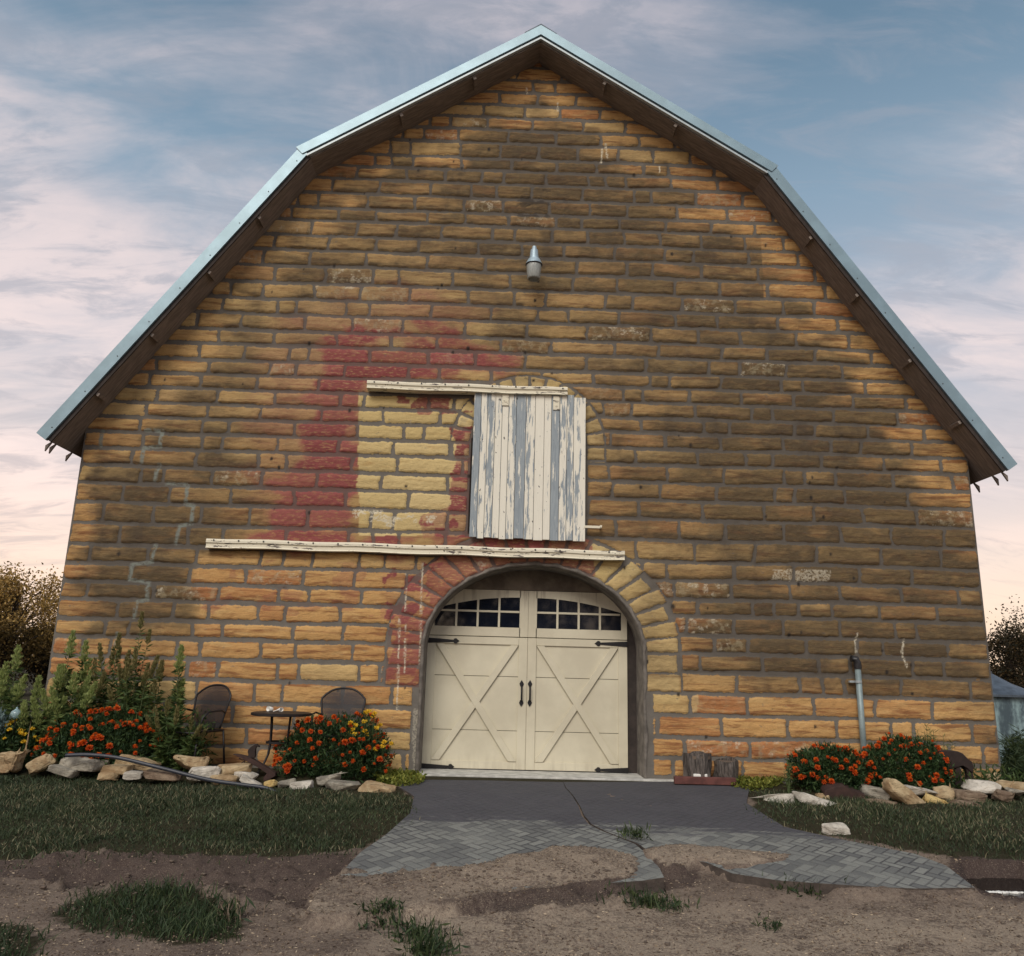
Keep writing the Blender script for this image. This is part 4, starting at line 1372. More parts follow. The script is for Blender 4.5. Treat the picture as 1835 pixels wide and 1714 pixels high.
# strap hinges and pull handles
for x, s, py in ((GX0, 1, 1147.5), (GX1, -1, 1155), (GX0, 1, 1373), (GX1, -1, 1381)):
    z = float(at(950 if s > 0 else 950, py, Dd)[2]) + (0.0)
    px_ = 766 if s > 0 else 1119
    z = float(at(px_, py, Dd)[2])
    bm = bmesh.new()
    y0 = T0 - 0.010
    L = 0.44
    pts = [(0, -0.036), (L * 0.82, -0.014), (L * 0.84, -0.030), (L * 0.90, -0.036), (L * 0.94, -0.020), (L, 0.0), (L * 0.94, 0.020), (L * 0.90, 0.036), (L * 0.84, 0.030), (L * 0.82, 0.014), (0, 0.036)]
    prism(bm, [(x + s * a, y0, z + b) for a, b in pts], (0, 0.009, 0))
    for u in (0.06, 0.2, 0.34):
        tube(bm, [(x + s * u, y0 - 0.006, z), (x + s * u, y0 + 0.002, z)], 0.009, 8)
    bobj('strap_hinge', bm, M['iron'], gd)
for px_ in (934.5, 949.5):
    a, b = at(px_ + .8, 1221, Dd - .03), at(px_ - .8, 1265, Dd - .03)
    bm = bmesh.new()
    zc0, zc1 = b[2], a[2]
    xcn = (a[0] + b[0]) / 2
    for zz_, sg in ((zc1 - 0.04, 1), (zc0 + 0.04, -1)):
        pts = [(0, 0.055 * sg), (0.016, 0.03 * sg), (0.030, 0.005 * sg), (0.016, -0.03 * sg), (-0.016, -0.03 * sg), (-0.030, 0.005 * sg), (-0.016, 0.03 * sg)]
        prism(bm, [(xcn + u, T0 - 0.009, zz_ + v) for u, v in pts], (0, 0.008, 0))
    tube(bm, [(xcn, T0 - 0.004, zc1 - 0.06), (xcn, T0 - 0.045, zc1 - 0.085), (xcn, T0 - 0.05, (zc0 + zc1) / 2), (xcn, T0 - 0.045, zc0 + 0.085), (xcn, T0 - 0.004, zc0 + 0.06)], 0.0125, 8)
    bobj('pull_handle', bm, M['iron'], gd)
bm = bmesh.new()
bbox(bm, (GX0 - 0.05, Dd - 0.012, 0.001), (GX1 + 0.05, Dd + 0.05, 0.010))
bobj('bottom_seal', bm, M['black'], gd)
for a, b in ((-1.42, GX0 - 0.004), (GX1 + 0.004, 1.62)):
    bm = bmesh.new()
    bbox(bm, (a, Dd + 0.008, 0.0), (b, Dd + 0.04, 2.6))
    bobj('door_jamb', bm, M['darkwood'], gd)

# ---------------- loft shutter, its track and the lower track
sh = thing('loft_shutter', None, None)
sh.parent = barn
SX0, SX1, SZ0, SZ1 = -0.785, 0.735, 2.935, 4.93
rs = random.Random(4)
bm = bmesh.new()
cuts = [SX0]
while cuts[-1] < SX1 - 0.10:
    cuts.append(cuts[-1] + rs.uniform(0.085, 0.135))
cuts[-1] = SX1
tints = []
greyb = {0: 0.22, 1: 0.62, 2: 0.5, 3: 0.72, 5: 0.55, 6: 0.25, 7: 0.6, 8: 0.9, 10: 0.22, 11: 0.55, 12: 0.5, 13: 0.6}
for i, (a, b) in enumerate(zip(cuts[:-1], cuts[1:])):
    yo = rs.uniform(0, 0.008)
    vs = bbox(bm, (a + 0.003, -0.118 - yo, SZ0 + rs.uniform(-0.012, 0.012)), (b - 0.003, -0.085, SZ1 + rs.uniform(-.01, .01) - (0.03 if i > 12 else 0)))
    tv_ = greyb.get(i, 0.85) + rs.uniform(-0.08, 0.08)
    tints.append((set(vs), tv_))
me_t = []
vl = list(bm.verts)
for v in vl:
    for st, tv_ in tints:
        if v in st:
            me_t.append(tv_)
            break
    else:
        me_t.append(0.5)
o = bobj('planks', bm, M['peel'], sh)
aa = o.data.attributes.new('tint', 'FLOAT_COLOR', 'POINT')
aa.data.foreach_set('color', np.array([[t_, t_, t_, 1] for t_ in me_t], np.float32).ravel())
for z in (3.25, 4.6):
    bm = bmesh.new()
    bbox(bm, (SX0 + 0.05, -0.084, z), (SX1 - 0.05, -0.05, z + 0.14))
    bobj('batten', bm, M['darkwood'], sh)
for px_, py_ in ((997, 728), (906, 720)):
    p = at(px_, py_, -0.13)
    bm = bmesh.new()
    bbox(bm, (p[0] - 0.045, -0.140, p[2] - 0.06), (p[0] + 0.045, -0.128, p[2] + 0.14))
    bevel(bm, 0.004)
    tube(bm, [(p[0], -0.148, p[2]), (p[0], -0.139, p[2])], 0.014, 8)
    bobj('hanger_plate', bm, M['track'], sh)
p = at(1060, 945, -0.1)
bm = bmesh.new()
bbox(bm, (p[0] - 0.10, -0.125, p[2] - 0.016), (p[0] + 0.11, -0.10, p[2] + 0.016))
bbox(bm, (p[0] + 0.111, -0.125, p[2] - 0.005), (p[0] + 0.135, -0.03, p[2] + 0.025))
bobj('latch', bm, M['track'], sh)


def track(x0, x1, z0, z1, h, d, joints):
    t = thing('sliding_door_track', None, None)
    t.parent = barn
    for a, b in zip(joints[:-1], joints[1:]):
        za, zb_ = z0 + (z1 - z0) * (a - x0) / (x1 - x0), z0 + (z1 - z0) * (b - x0) / (x1 - x0)
        bm = bmesh.new()
        sec = [(-0.02, 0), (-d, 0), (-d - 0.012, -h * 0.18), (-d - 0.012, -h * 0.42), (-d + 0.006, -h * 0.5), (-d + 0.006, -h * 0.86), (-d - 0.01, -h), (-0.02, -h)]
        nseg = max(2, int((b - a) / 0.25))
        rr = []
        for i in range(nseg + 1):
            u = i / nseg
            x = a + (b - a) * u
            z = za + (zb_ - za) * u + 0.006 * math.sin(x * 5.1)
            rr.append([bm.verts.new((x, y, z + q)) for y, q in sec])
        for p_, q_ in zip(rr[:-1], rr[1:]):
            for j in range(len(sec)):
                bm.faces.new((p_[j], p_[(j + 1) % len(sec)], q_[(j + 1) % len(sec)], q_[j]))
        bm.faces.new(rr[0])
        bm.faces.new(rr[-1][::-1])
        bobj('track_board', bm, M['track'], t)
    for x in np.arange(x0 + 0.1, x1, 0.32):
        bm = bmesh.new()
        z = z0 + (z1 - z0) * (x - x0) / (x1 - x0) - h * 0.2
        tube(bm, [(x, -d - 0.02, z), (x, -d, z)], 0.011, 6)
        bobj('bolt_head', bm, M['iron'], t)


track(-2.246, 0.480, 5.035, 5.030, 0.110, 0.165, [-2.246, -0.85, 0.480])
track(-4.175, 1.252, 2.820, 2.815, 0.118, 0.125, [-4.175, -2.55, -1.395, -0.05, 1.252])

# ------------------------------------------------------------------ wall lamp
p = at(957, 470, -0.36)
lamp = thing('yard_lamp', 'pale blue security lamp with ribbed grey cup high on the gable', 'lamp', (p[0], -0.36, p[2]))
z0 = -p[2]
zt = float(at(957, 442, -0.36)[2])
zl = float(at(957, 475, -0.36)[2])
zbm = float(at(957, 501, -0.36)[2])
bm = bmesh.new()
H = zt - zl
lathe(bm, [(0, z0 + zt), (0.028, z0 + zt - 0.004), (0.034, z0 + zt - 0.03), (0.034, z0 + zt - 0.055), (0.052, z0 + zt - 0.06), (0.062, z0 + zt - 0.17), (0.066, z0 + zl + 0.09), (0.085, z0 + zl + 0.075), (0.112, z0 + zl + 0.015), (0.114, z0 + zl), (0.100, z0 + zl - 0.003), (0, z0 + zl - 0.003)], 28)
bobj('housing', bm, M['lampcap'], lamp, smooth=False)
bm = bmesh.new()
lathe(bm, [(0.104, z0 + zl - 0.006), (0.106, z0 + zl - 0.02), (0.090, z0 + zbm + 0.02), (0.080, z0 + zbm), (0.070, z0 + zbm), (0.066, z0 + zbm + 0.03), (0.0, z0 + zbm + 0.05)], 28)
for f in bm.faces:
    f.smooth = True
bobj('refractor', bm, M['refr'], lamp)
bm = bmesh.new()
lathe(bm, [(0.115, z0 + zl + 0.004), (0.119, z0 + zl - 0.002), (0.115, z0 + zl - 0.010), (0.106, z0 + zl - 0.006)], 28)
bobj('rim', bm, M['black'], lamp)
bm = bmesh.new()
tube(bm, [(0, 0.04, z0 + zl + 0.11), (0, 0.34, z0 + zl + 0.11)], 0.022, 10)
bbox(bm, (-0.05, 0.325, z0 + zl + 0.05), (0.05, 0.345, z0 + zl + 0.17))
bobj('wall_arm', bm, M['lampcap'], lamp)

# ------------------------------------------------------------------ conduit
a, b = at(1537, 1196, -0.10), at(1550, 1372, -0.10)
pipe = thing('conduit_pipe', 'blue-grey pipe with black elbow standing against the stone wall', 'pipe', (b[0], -0.10, 0))
bm = bmesh.new()
tube(bm, [(a[0] - b[0], 0, a[2]), (0, 0, -0.05)], 0.037, 14)
bobj('pipe', bm, M['pipe'], pipe, smooth=True)
bm = bmesh.new()
xo = a[0] - b[0]
tube(bm, [(xo + 0.002, 0, a[2] - 0.02), (xo, 0, a[2] + 0.05), (xo - 0.02, 0.0, a[2] + 0.10), (xo - 0.065, 0.01, a[2] + 0.105)], [0.047, 0.047, 0.044, 0.036], 14)
tube(bm, [(xo - 0.06, 0.01, a[2] + 0.104), (xo - 0.075, 0.01, a[2] + 0.106)], 0.042, 14)
bobj('elbow', bm, M['black'], pipe, smooth=False)
p = at(1538, 1222, -0.10)
bm = bmesh.new()
tube(bm, [(p[0] - b[0], 0, p[2] - 0.014), (p[0] - b[0], 0, p[2] + 0.014)], 0.045, 14)
bbox(bm, (p[0] - b[0] - 0.10, 0.02, p[2] - 0.013), (p[0] - b[0] - 0.02, 0.06, p[2] + 0.013))
bobj('clamp', bm, M['trimpale'], pipe)
#%%PART3
# ------------------------------------------------------------------ garden builders
def leafmesh(name, cen, axis, length, width, m, parent=None, tint=None, rng=None, fold=0.25, loc=None):
    """many small leaves: one folded quad each"""
    n = len(cen)
    rng = rng or np.random.default_rng(1)
    axis = axis / (np.linalg.norm(axis, axis=1, keepdims=True) + 1e-9)
    side = np.cross(axis, rng.normal(size=(n, 3)))
    side /= np.linalg.norm(side, axis=1, keepdims=True) + 1e-9
    nor = np.cross(axis, side)
    L = np.broadcast_to(np.asarray(length, float), (n,))[:, None]
    Wd = np.broadcast_to(np.asarray(width, float), (n,))[:, None]
    b = cen
    tip = cen + axis * L - nor * L * 0.12
    l_ = cen + axis * L * 0.45 + side * Wd * 0.5 + nor * Wd * fold
    r_ = cen + axis * L * 0.45 - side * Wd * 0.5 + nor * Wd * fold
    V = np.stack([b, r_, tip, l_], 1).reshape(-1, 3)
    F = np.arange(4 * n).reshape(n, 4)
    t = rng.uniform(0, 1, n) if tint is None else tint
    T = np.repeat(np.clip(t, 0, 1), 4)
    o = nmesh(name, V, F, m, parent, {'tint': np.stack([T, T, T, np.ones_like(T)], -1)})
    return o


def blades(name, base, h, lean, m, width=0.006, rng=None, tint=None, parent=None):
    n = len(base)
    rng = rng or np.random.default_rng(3)
    a = rng.uniform(0, 2 * math.pi, n)
    s = np.stack([np.cos(a), np.sin(a), np.zeros(n)], -1) * (width * rng.uniform(0.6, 1.3, n))[:, None]
    up = np.zeros((n, 3))
    up[:, 2] = h
    mid = base + up * 0.55 + lean * 0.35
    tip = base + up + lean
    V = np.stack([base - s, base + s, mid + s * 0.75, mid - s * 0.75, tip + s * 0.12, tip - s * 0.12], 1).reshape(-1, 3)
    i = np.arange(n)[:, None] * 6
    F = np.concatenate([i + np.array([[0, 1, 2, 3]]), i + np.array([[3, 2, 4, 5]])], 0)
    t = rng.uniform(0, 1, n) if tint is None else tint
    T = np.repeat(np.clip(t, 0, 1), 6)
    return nmesh(name, V, F, m, parent, {'tint': np.stack([T, T, T, np.ones_like(T)], -1)})


def dirs(rng, n):
    v = rng.normal(size=(n, 3))
    return v / np.linalg.norm(v, axis=1, keepdims=True)


def gz(x, y):
    return float(ground_z(np.array([x]), np.array([y]))[0])


# ------------------------------------------------------------------ edging rocks
def rock_mesh(w, d, h, seed, m):
    rs = np.random.default_rng(seed)
    p = dirs(rs, 26)
    p = np.sign(p) * np.abs(p) ** 0.42
    p *= rs.uniform(0.80, 1.0, (26, 1))
    p *= np.array([w, d, h]) / 2
    # a slanting end and a chipped corner
    p[:, 2] += 0.18 * h * (p[:, 0] / w) * rs.uniform(-1, 1)
    bm = bmesh.new()
    for q in p:
        bm.verts.new(q)
    r = bmesh.ops.convex_hull(bm, input=bm.verts)
    for v in [v for v in bm.verts if not v.link_faces]:
        bm.verts.remove(v)
    bmesh.ops.bevel(bm, geom=list(bm.edges), offset=min(w, h) * 0.05, segments=1, affect='EDGES')
    bmesh.ops.triangulate(bm, faces=bm.faces)
    bmesh.ops.subdivide_edges(bm, edges=bm.edges, cuts=2, use_grid_fill=True)
    bm.normal_update()
    for v in bm.verts:
        c = v.co
        k_ = (float(fbm((c.x + c.y * 0.7) * 11 + seed, (c.z * 1.6 - c.y) * 11, seed, 3)) - 0.5)
        v.co += v.normal * k_ * min(w, h) * 0.22
    me = bpy.data.meshes.new('rock')
    bm.to_mesh(me)
    bm.free()
    me.materials.append(ROCKS[m])
    return me


ROCKDATA = [
    # x0, y0, x1, y1, kind, tilt, depth line, label
    (-8, 1346, 44, 1386, 'tan', 4, -0.95, 'big tan rock under the yellow flowers at the left edge of the photo'),
    (48, 1347, 101, 1386, 'tan', 24, -0.98, 'tan rock tilted upward, in front of the left orange marigolds'),
    (90, 1368, 142, 1393, 'grey', -16, -1.12, 'small grey-white rock leaning on the foot of the tilted tan rock'),
    (110, 1355, 193, 1383, 'grey', -3, -0.98, 'mottled grey rock just below the upper end of the black hose'),
    (180, 1368, 242, 1386, 'tan', 2, -1.05, 'flat tan rock under the black hose, left of the tall plants'),
    (207, 1353, 285, 1380, 'tan', -9, -0.90, 'tan rock above the black hose at the foot of the tall plants'),
    (172, 1383, 212, 1396, 'tan', 0, -1.16, 'small tan rock half sunk in grass below the flat tan rock'),
    (222, 1380, 258, 1396, 'pale', 3, -1.16, 'small pale block in the grass below the black hose'),
    (258, 1378, 332, 1398, 'brown', -4, -1.10, 'low pinkish-brown rock crossed by the black hose'),
    (310, 1351, 376, 1380, 'tan', -3, -0.92, 'squared tan block standing in front of the left chair legs'),
    (337, 1372, 396, 1398, 'pale', 2, -1.08, 'whitish rounded rock below the squared tan block'),
    (378, 1366, 456, 1388, 'tan', 5, -0.92, 'long tan rock beneath the tail of the rusty bird'),
    (376, 1387, 430, 1408, 'tan', -4, -1.10, 'yellow-tan block just above the lower end of the hose'),
    (418, 1379, 464, 1396, 'pale', -10, -1.02, 'pinkish grey rock directly below the rusty bird beam'),
    (428, 1392, 474, 1414, 'pale', -26, -1.16, 'pale slab sloping down beside the end of the hose'),
    (420, 1412, 460, 1426, 'grey', -8, -1.32, 'low rock in the grass under the lower end of the hose'),
    (472, 1395, 498, 1412, 'gold', 14, -1.12, 'small golden rock at the foot of the rusty beam'),
    (497, 1394, 533, 1410, 'grey', 12, -1.12, 'grey rock at the left foot of the central marigold bush'),
    (518, 1398, 564, 1415, 'pale', 4, -1.18, 'pale flat rock in front of the central marigold bush'),
    (564, 1386, 611, 1407, 'grey', 8, -1.05, 'grey squared rock topping the edging below the central marigolds'),
    (578, 1398, 650, 1414, 'grey', -2, -1.18, 'long low grey slab below the central marigold bush'),
    (638, 1401, 713, 1427, 'tan', -6, -1.20, 'large tan rock ending the left edging beside the driveway'),
    (1368, 1421, 1430, 1456, 'pale', 5, -1.30, 'lichen-pale rock at the driveway end of the right edging'),
    (1424, 1424, 1522, 1452, 'pale', -15, -1.30, 'long pale slab sloping to the right below the right marigolds'),
    (1461, 1421, 1486, 1436, 'tan', 6, -1.08, 'little tan rock left of the rusted sheet'),
    (1540, 1405, 1592, 1434, 'grey', -14, -1.00, 'mossy dark grey rock right of the rusted sheet'),
    (1581, 1402, 1654, 1447, 'tan', -36, -1.12, 'big tan rock leaning steeply in the middle of the right edging'),
    (1615, 1406, 1676, 1428, 'pale', -10, -0.98, 'pale slab behind the steeply leaning tan rock'),
    (1671, 1408, 1711, 1432, 'tan', 3, -0.98, 'squared rusty-tan block between the pale slab and dark rock'),
    (1655, 1424, 1698, 1449, 'gold', -10, -1.14, 'bright golden rock under the squared rusty-tan block'),
    (1545, 1429, 1612, 1452, 'brown', -7, -1.14, 'brown rock with a white streak below the mossy rock'),
    (1690, 1430, 1752, 1457, 'brown', -8, -1.18, 'dark brown slab low in the grass right of the golden rock'),
    (1710, 1414, 1768, 1439, 'brown', -6, -1.02, 'dark rock with mossy top under the long flat capstone'),
    (1725, 1398, 1790, 1418, 'pale', 1, -0.88, 'long flat pale-topped capstone below the wall corner'),
    (1786, 1400, 1850, 1417, 'tan', 0, -0.84, 'flat tan capstone reaching the right edge of the photo'),
    (1778, 1414, 1814, 1437, 'brown', -4, -1.02, 'rounded brown rock below the two flat capstones'),
    (1802, 1411, 1836, 1426, 'grey', -10, -1.0, 'small grey rock at the right edge under the tan capstone'),
    (1643, 1447, 1697, 1460, 'grey', 2, -1.34, 'low grey-green rock sunk in grass below the leaning tan rock'),
    (1473, 1473, 1525, 1499, 'pale', 3, None, 'single pale rock lying alone on the right lawn'),
    (1764, 1383, 1792, 1404, 'tan', 2, -0.30, 'small rounded tan rock at the foot of the wall corner'),
    (1500, 1443, 1540, 1456, 'pale', -4, -1.34, 'thin pale rock in the grass under the rusted sheet'),
]
for i, (x0, y0, x1, y1, kd, tilt, Y, lab) in enumerate(ROCKDATA):
    xc = (x0 + x1) / 2
    if Y is None:
        Y = float(on_ground(xc, y1)[1]) + 0.1
    a, b = at(x0, (y0 + y1) / 2, Y), at(x1, (y0 + y1) / 2, Y)
    t_, u_ = at(xc, y0, Y), at(xc, y1, Y)
    ww, hh = (b[0] - a[0]), (t_[2] - u_[2])
    ti = R(tilt)
    # undo the widening that the tilt brings
    ht = max(hh * 0.62, hh - ww * abs(math.sin(ti)) * 0.6) * 1.22
    wt = ww * 1.04 / max(0.85, math.cos(ti))
    me = rock_mesh(wt, min(0.42, max(0.16, ww * 0.62)), ht, 100 + i * 7, kd)
    o = bpy.data.objects.new('rock', me)
    link(o)
    o.location = ((a[0] + b[0]) / 2, Y, (t_[2] + u_[2]) / 2 - 0.01)
    o.rotation_euler = (0, -ti, R((i * 37) % 21 - 10))
    tag(o, lab, 'rock', 'rocks edging the flower beds')

# ------------------------------------------------------------------ hose
bm = bmesh.new()
hp = [(118, 1354), (160, 1353), (215, 1359), (290, 1377), (370, 1397), (430, 1406), (474, 1412), (500, 1422)]
pts = [at(x, y, -1.22 - 0.0004 * max(0, x - 250)) for x, y in hp]
sm = []
for i in range(len(pts) - 1):
    p0, p1, p2, p3 = pts[max(0, i - 1)], pts[i], pts[i + 1], pts[min(len(pts) - 1, i + 2)]
    for u in np.linspace(0, 1, 6, endpoint=False):
        sm.append(0.5 * ((2 * p1) + (-p0 + p2) * u + (2 * p0 - 5 * p1 + 4 * p2 - p3) * u * u + (-p0 + 3 * p1 - 3 * p2 + p3) * u ** 3))
tube(bm, sm, 0.021, 10)
tag(bobj('hose', bm, M['hose'], smooth=True), 'black plastic hose lying across the left edging rocks', 'hose')


# ------------------------------------------------------------------ marigolds
def flower_mesh(name, m, r, layers, seed):
    rs = np.random.default_rng(seed)
    cen, ax, ln, wd, tn = [], [], [], [], []
    for L, (n, elv, lf) in enumerate(layers):
        for q in range(n):
            a = 2 * math.pi * (q + rs.uniform(-.2, .2)) / n + L * 0.5
            e = elv + rs.uniform(-0.12, 0.12)
            d = (math.cos(a) * math.cos(e), math.sin(a) * math.cos(e), math.sin(e))
            ax.append(d)
            cen.append((0, 0, 0.006 * L))
            ln.append(r * lf)
            wd.append(r * 0.62)
            tn.append(0.35 + 0.22 * L + rs.uniform(-0.25, 0.25))
    o = leafmesh(name, np.array(cen), np.array(ax), np.array(ln), np.array(wd), m, rng=rs, tint=np.array(tn), fold=0.1)
    COL.objects.unlink(o)
    return o.data


FL = [flower_mesh('flower', M['orange'], 0.044, [(9, 0.05, 1.0), (8, 0.5, 0.9), (6, 0.95, 0.75), (4, 1.35, 0.6)], s) for s in (1, 2, 3)]
FY = [flower_mesh('flower', M['yellow'], 0.042, [(6, 0.15, 1.0), (5, 0.6, 0.75), (3, 1.2, 0.4)], s) for s in (4, 5)]


def bush(name, label, x, y, W, H, D, nleaf, nflow, seed, m, fm, cat='flowers', group=None, fr=0.1, leaf=(0.055, 0.017), skew=0.0, flowers=None):
    rs = np.random.default_rng(seed)
    z0 = gz(x, y) - 0.03
    t = thing(name, label, cat, (x, y, z0), group)
    d = dirs(rs, nleaf)
    rad = 0.45 + 0.58 * rs.uniform(0, 1, nleaf) ** 0.5
    lump = 0.66 + 0.62 * fbm(d[:, 0] * 2.4 + seed, d[:, 1] * 2.4 + d[:, 2] * 2.4, seed, 3)
    P = d * (rad * lump)[:, None] * np.array([W / 2, D / 2, H * 0.62])
    P[:, 2] += H * 0.38
    P[:, 0] += skew * (P[:, 2] - H * .4)
    P = P[P[:, 2] > 0]
    n = len(P)
    ax = dirs(rs, n) + np.array([0, 0, 0.5]) + 0.9 * P / np.array([W, D, H])
    leafmesh('foliage', P, ax, rs.uniform(0.6, 1.3, n) * leaf[0], rs.uniform(0.7, 1.2, n) * leaf[1], m, t, rng=rs)
    bm = bmesh.new()
    for q in range(9):
        a = rs.uniform(0, 6.28)
        tube(bm, [(0.05 * math.cos(a), 0.05 * math.sin(a), 0), (W * 0.16 * math.cos(a), D * 0.16 * math.sin(a), H * 0.35), (W * 0.30 * math.cos(a), D * 0.3 * math.sin(a), H * 0.65)], [0.008, 0.006, 0.003], 5)
    bobj('stems', bm, M['stem'], t)
    k = 0
    while k < nflow:
        dd = dirs(rs, 1)[0]
        if dd[1] > 0.35 or dd[2] < -0.35:
            continue
        lump1 = 0.66 + 0.62 * float(fbm(np.array([dd[0] * 2.4 + seed]), np.array([dd[1] * 2.4 + dd[2] * 2.4]), seed, 3)[0])
        p = dd * lump1 * np.array([W / 2, D / 2, H * 0.62]) * rs.uniform(0.98, 1.09)
        p[2] += H * 0.38
        p[0] += skew * (p[2] - H * .4)
        if p[2] < 0.04:
            continue
        o = bpy.data.objects.new('flower', fm[k % len(fm)])
        link(o, t)
        o.location = p
        nrm = Vector((dd[0] * 0.6 + rs.uniform(-.3, .3), dd[1] * 0.7 - 0.25 + rs.uniform(-.2, .2), 0.75))
        o.rotation_euler = nrm.to_track_quat('Z', 'Y').to_euler()
        sc = rs.uniform(0.45, 1.12)
        o.scale = (sc, sc, sc)
        k += 1
    return t


def pxx(px, py, Y):
    return float(at(px, py, Y)[0])


bush('marigold_bush', 'wide orange marigold bush behind the left edging rocks', pxx(168, 1370, -0.70), -0.70, 1.36, 0.66, 0.65, 9500, 140, 3, M['leaf_m'], FL, group='marigold bushes')
bush('marigold_bush', 'orange marigold bush between the round table and the doorway', pxx(598, 1380, -0.66), -0.66, 1.34, 0.66, 0.72, 11000, 98, 8, M['leaf_m'], FL, group='marigold bushes', skew=0.12)
bush('marigold_bush', 'low marigold bush in front of the grey pipe', pxx(1487, 1395, -0.72), -0.72, 0.98, 0.50, 0.6, 7800, 76, 5, M['leaf_m'], FL, group='marigold bushes')
bush('marigold_bush', 'taller marigold bush right of the grey pipe', pxx(1625, 1395, -0.60), -0.60, 1.20, 0.58, 0.6, 8800, 72, 6, M['leaf_m'], FL, group='marigold bushes', skew=0.1)
bush('yellow_flower_bush', 'yellow flower bush at the left edge of the photo', pxx(8, 1370, -0.60), -0.60, 1.0, 0.62, 0.6, 5200, 70, 7, M['leaf_m'], FY, group=None, leaf=(0.06, 0.02))
# loose yellow flowers rising behind the central bush
cy = thing('yellow_flower_plant', 'loose yellow flowers rising from the right side of the central marigolds', 'flowers', (pxx(672, 1390, -0.72), -0.72, 0.0))
yb = Vector(cy.location)
rs = np.random.default_rng(12)
bm = bmesh.new()
YF = [(1338, 390), (1400, 395), (1328, 453), (1230, 462), (1265, 480), (1440, 480), (1415, 500), (1120, 478), (1245, 510), (1215, 540), (1260, 543), (1330, 520), (1345, 545), (1470, 600), (1460, 630), (1520, 612), (1405, 650), (1390, 415), (1360, 380)]
LP, LA = [], []
for i, (a, b) in enumerate(YF):
    p = at(320 + a / 3.989, 1180 + b / 3.989, -0.80 + rs.uniform(-0.12, 0.06)) - np.array(yb)
    tube(bm, [(p[0] * 0.45, 0, 0.02), (p[0] * 0.85, p[1] * 0.6, p[2] * 0.6), tuple(p)], 0.004, 5)
    o = bpy.data.objects.new('flower', FY[i % 2])
    link(o, cy)
    o.location = tuple(p)
    o.rotation_euler = Vector((rs.uniform(-.5, .5), -0.7, 0.7)).to_track_quat('Z', 'Y').to_euler()
    o.scale = (0.95,) * 3
    for u in np.linspace(0.35, 0.95, 16):
        LP.append((p[0] * (0.45 + 0.55 * u) + rs.normal() * 0.04, p[1] * u + rs.normal() * 0.04, p[2] * u))
        LA.append((rs.normal(), rs.normal(), rs.normal() + 0.5))
bobj('stems', bm, M['stem'], cy)
leafmesh('foliage', np.array(LP), np.array(LA), 0.07, 0.014, M['leaf_m'], cy, rng=rs)


# ------------------------------------------------------------------ tall plants of the left bed
def tall_plant(label, px, py, Y, spread, seed, kindm, spikes, thick, group, leafm='leaf_t', basedx=0.0, nl=150):
    rs = np.random.default_rng(seed)
    top = at(px, py, Y)
    bx = top[0] + basedx
    z0 = gz(bx, Y) - 0.02
    t = thing('tall_plant', label, 'plant', (bx, Y, z0), group)
    Hh = top[2] - z0
    bm = bmesh.new()
    LP, LA, LL_, SP = [], [], [], []
    for q in range(spikes):
        fx_ = 0 if q == 0 else rs.uniform(-spread, spread)
        fy_ = 0 if q == 0 else rs.uniform(-spread, spread) * 0.7
        hq = Hh if q == 0 else Hh * rs.uniform(0.60, 0.93)
        tipx = fx_ - basedx * (1 if q == 0 else 0.6)
        path = [Vector((tipx * u ** 1.4 + 0.02 * math.sin(u * 5 + q), fy_ * u ** 1.3, hq * u)) for u in np.linspace(0, 1, 7)]
        tube(bm, path, [0.009 * (1 - 0.75 * u) for u in np.linspace(0, 1, 7)], 5)
        for u in rs.uniform(0.06, 0.93, nl // max(1, spikes) + 40):
            k_ = u * 6
            i0 = min(5, int(k_))
            p = path[i0].lerp(path[i0 + 1], k_ - i0)
            a = rs.uniform(0, 6.283)
            LP.append((p.x, p.y, p.z))
            LA.append((math.cos(a), math.sin(a), rs.uniform(-0.25, 0.75)))
            LL_.append(rs.uniform(0.09, 0.17) * (1.15 - 0.55 * u))
        SP.append((path[-1], (path[-1] - path[-2]).normalized(), rs.uniform(0.75, 1.15)))
    bobj('stem', bm, M['stem'], t)
    leafmesh('foliage', np.array(LP), np.array(LA), np.array(LL_), np.array(LL_) * 0.22, M[leafm], t, rng=rs)
    for (p, d, s_) in SP:
        n = int(520 * (thick / 0.045) * s_)
        Ls = (0.30 if thick > 0.03 else 0.20) * s_
        thk = thick * 1.2
        u = rs.uniform(0, 1, n)
        a = rs.uniform(0, 6.283, n)
        rad = thk * 0.74 * np.clip(np.minimum(u * 5 + 0.35, 1) * (1 - u ** 2.2) + 0.10, 0.05, 1) * rs.uniform(0.35, 1.0, n) * (0.8 + 0.4 * np.sin(u * 23 + seed))
        base = np.array(p) - np.array(d) * Ls * 0.55
        P = base + np.array(d) * (u * Ls)[:, None] + np.stack([np.cos(a) * rad, np.sin(a) * rad, np.zeros(n)], -1)
        ax = np.stack([np.cos(a), np.sin(a), np.full(n, 1.7)], -1)
        leafmesh('flower_spike', P, ax, 0.038, 0.0085, M[kindm], t, rng=rs)
    return t


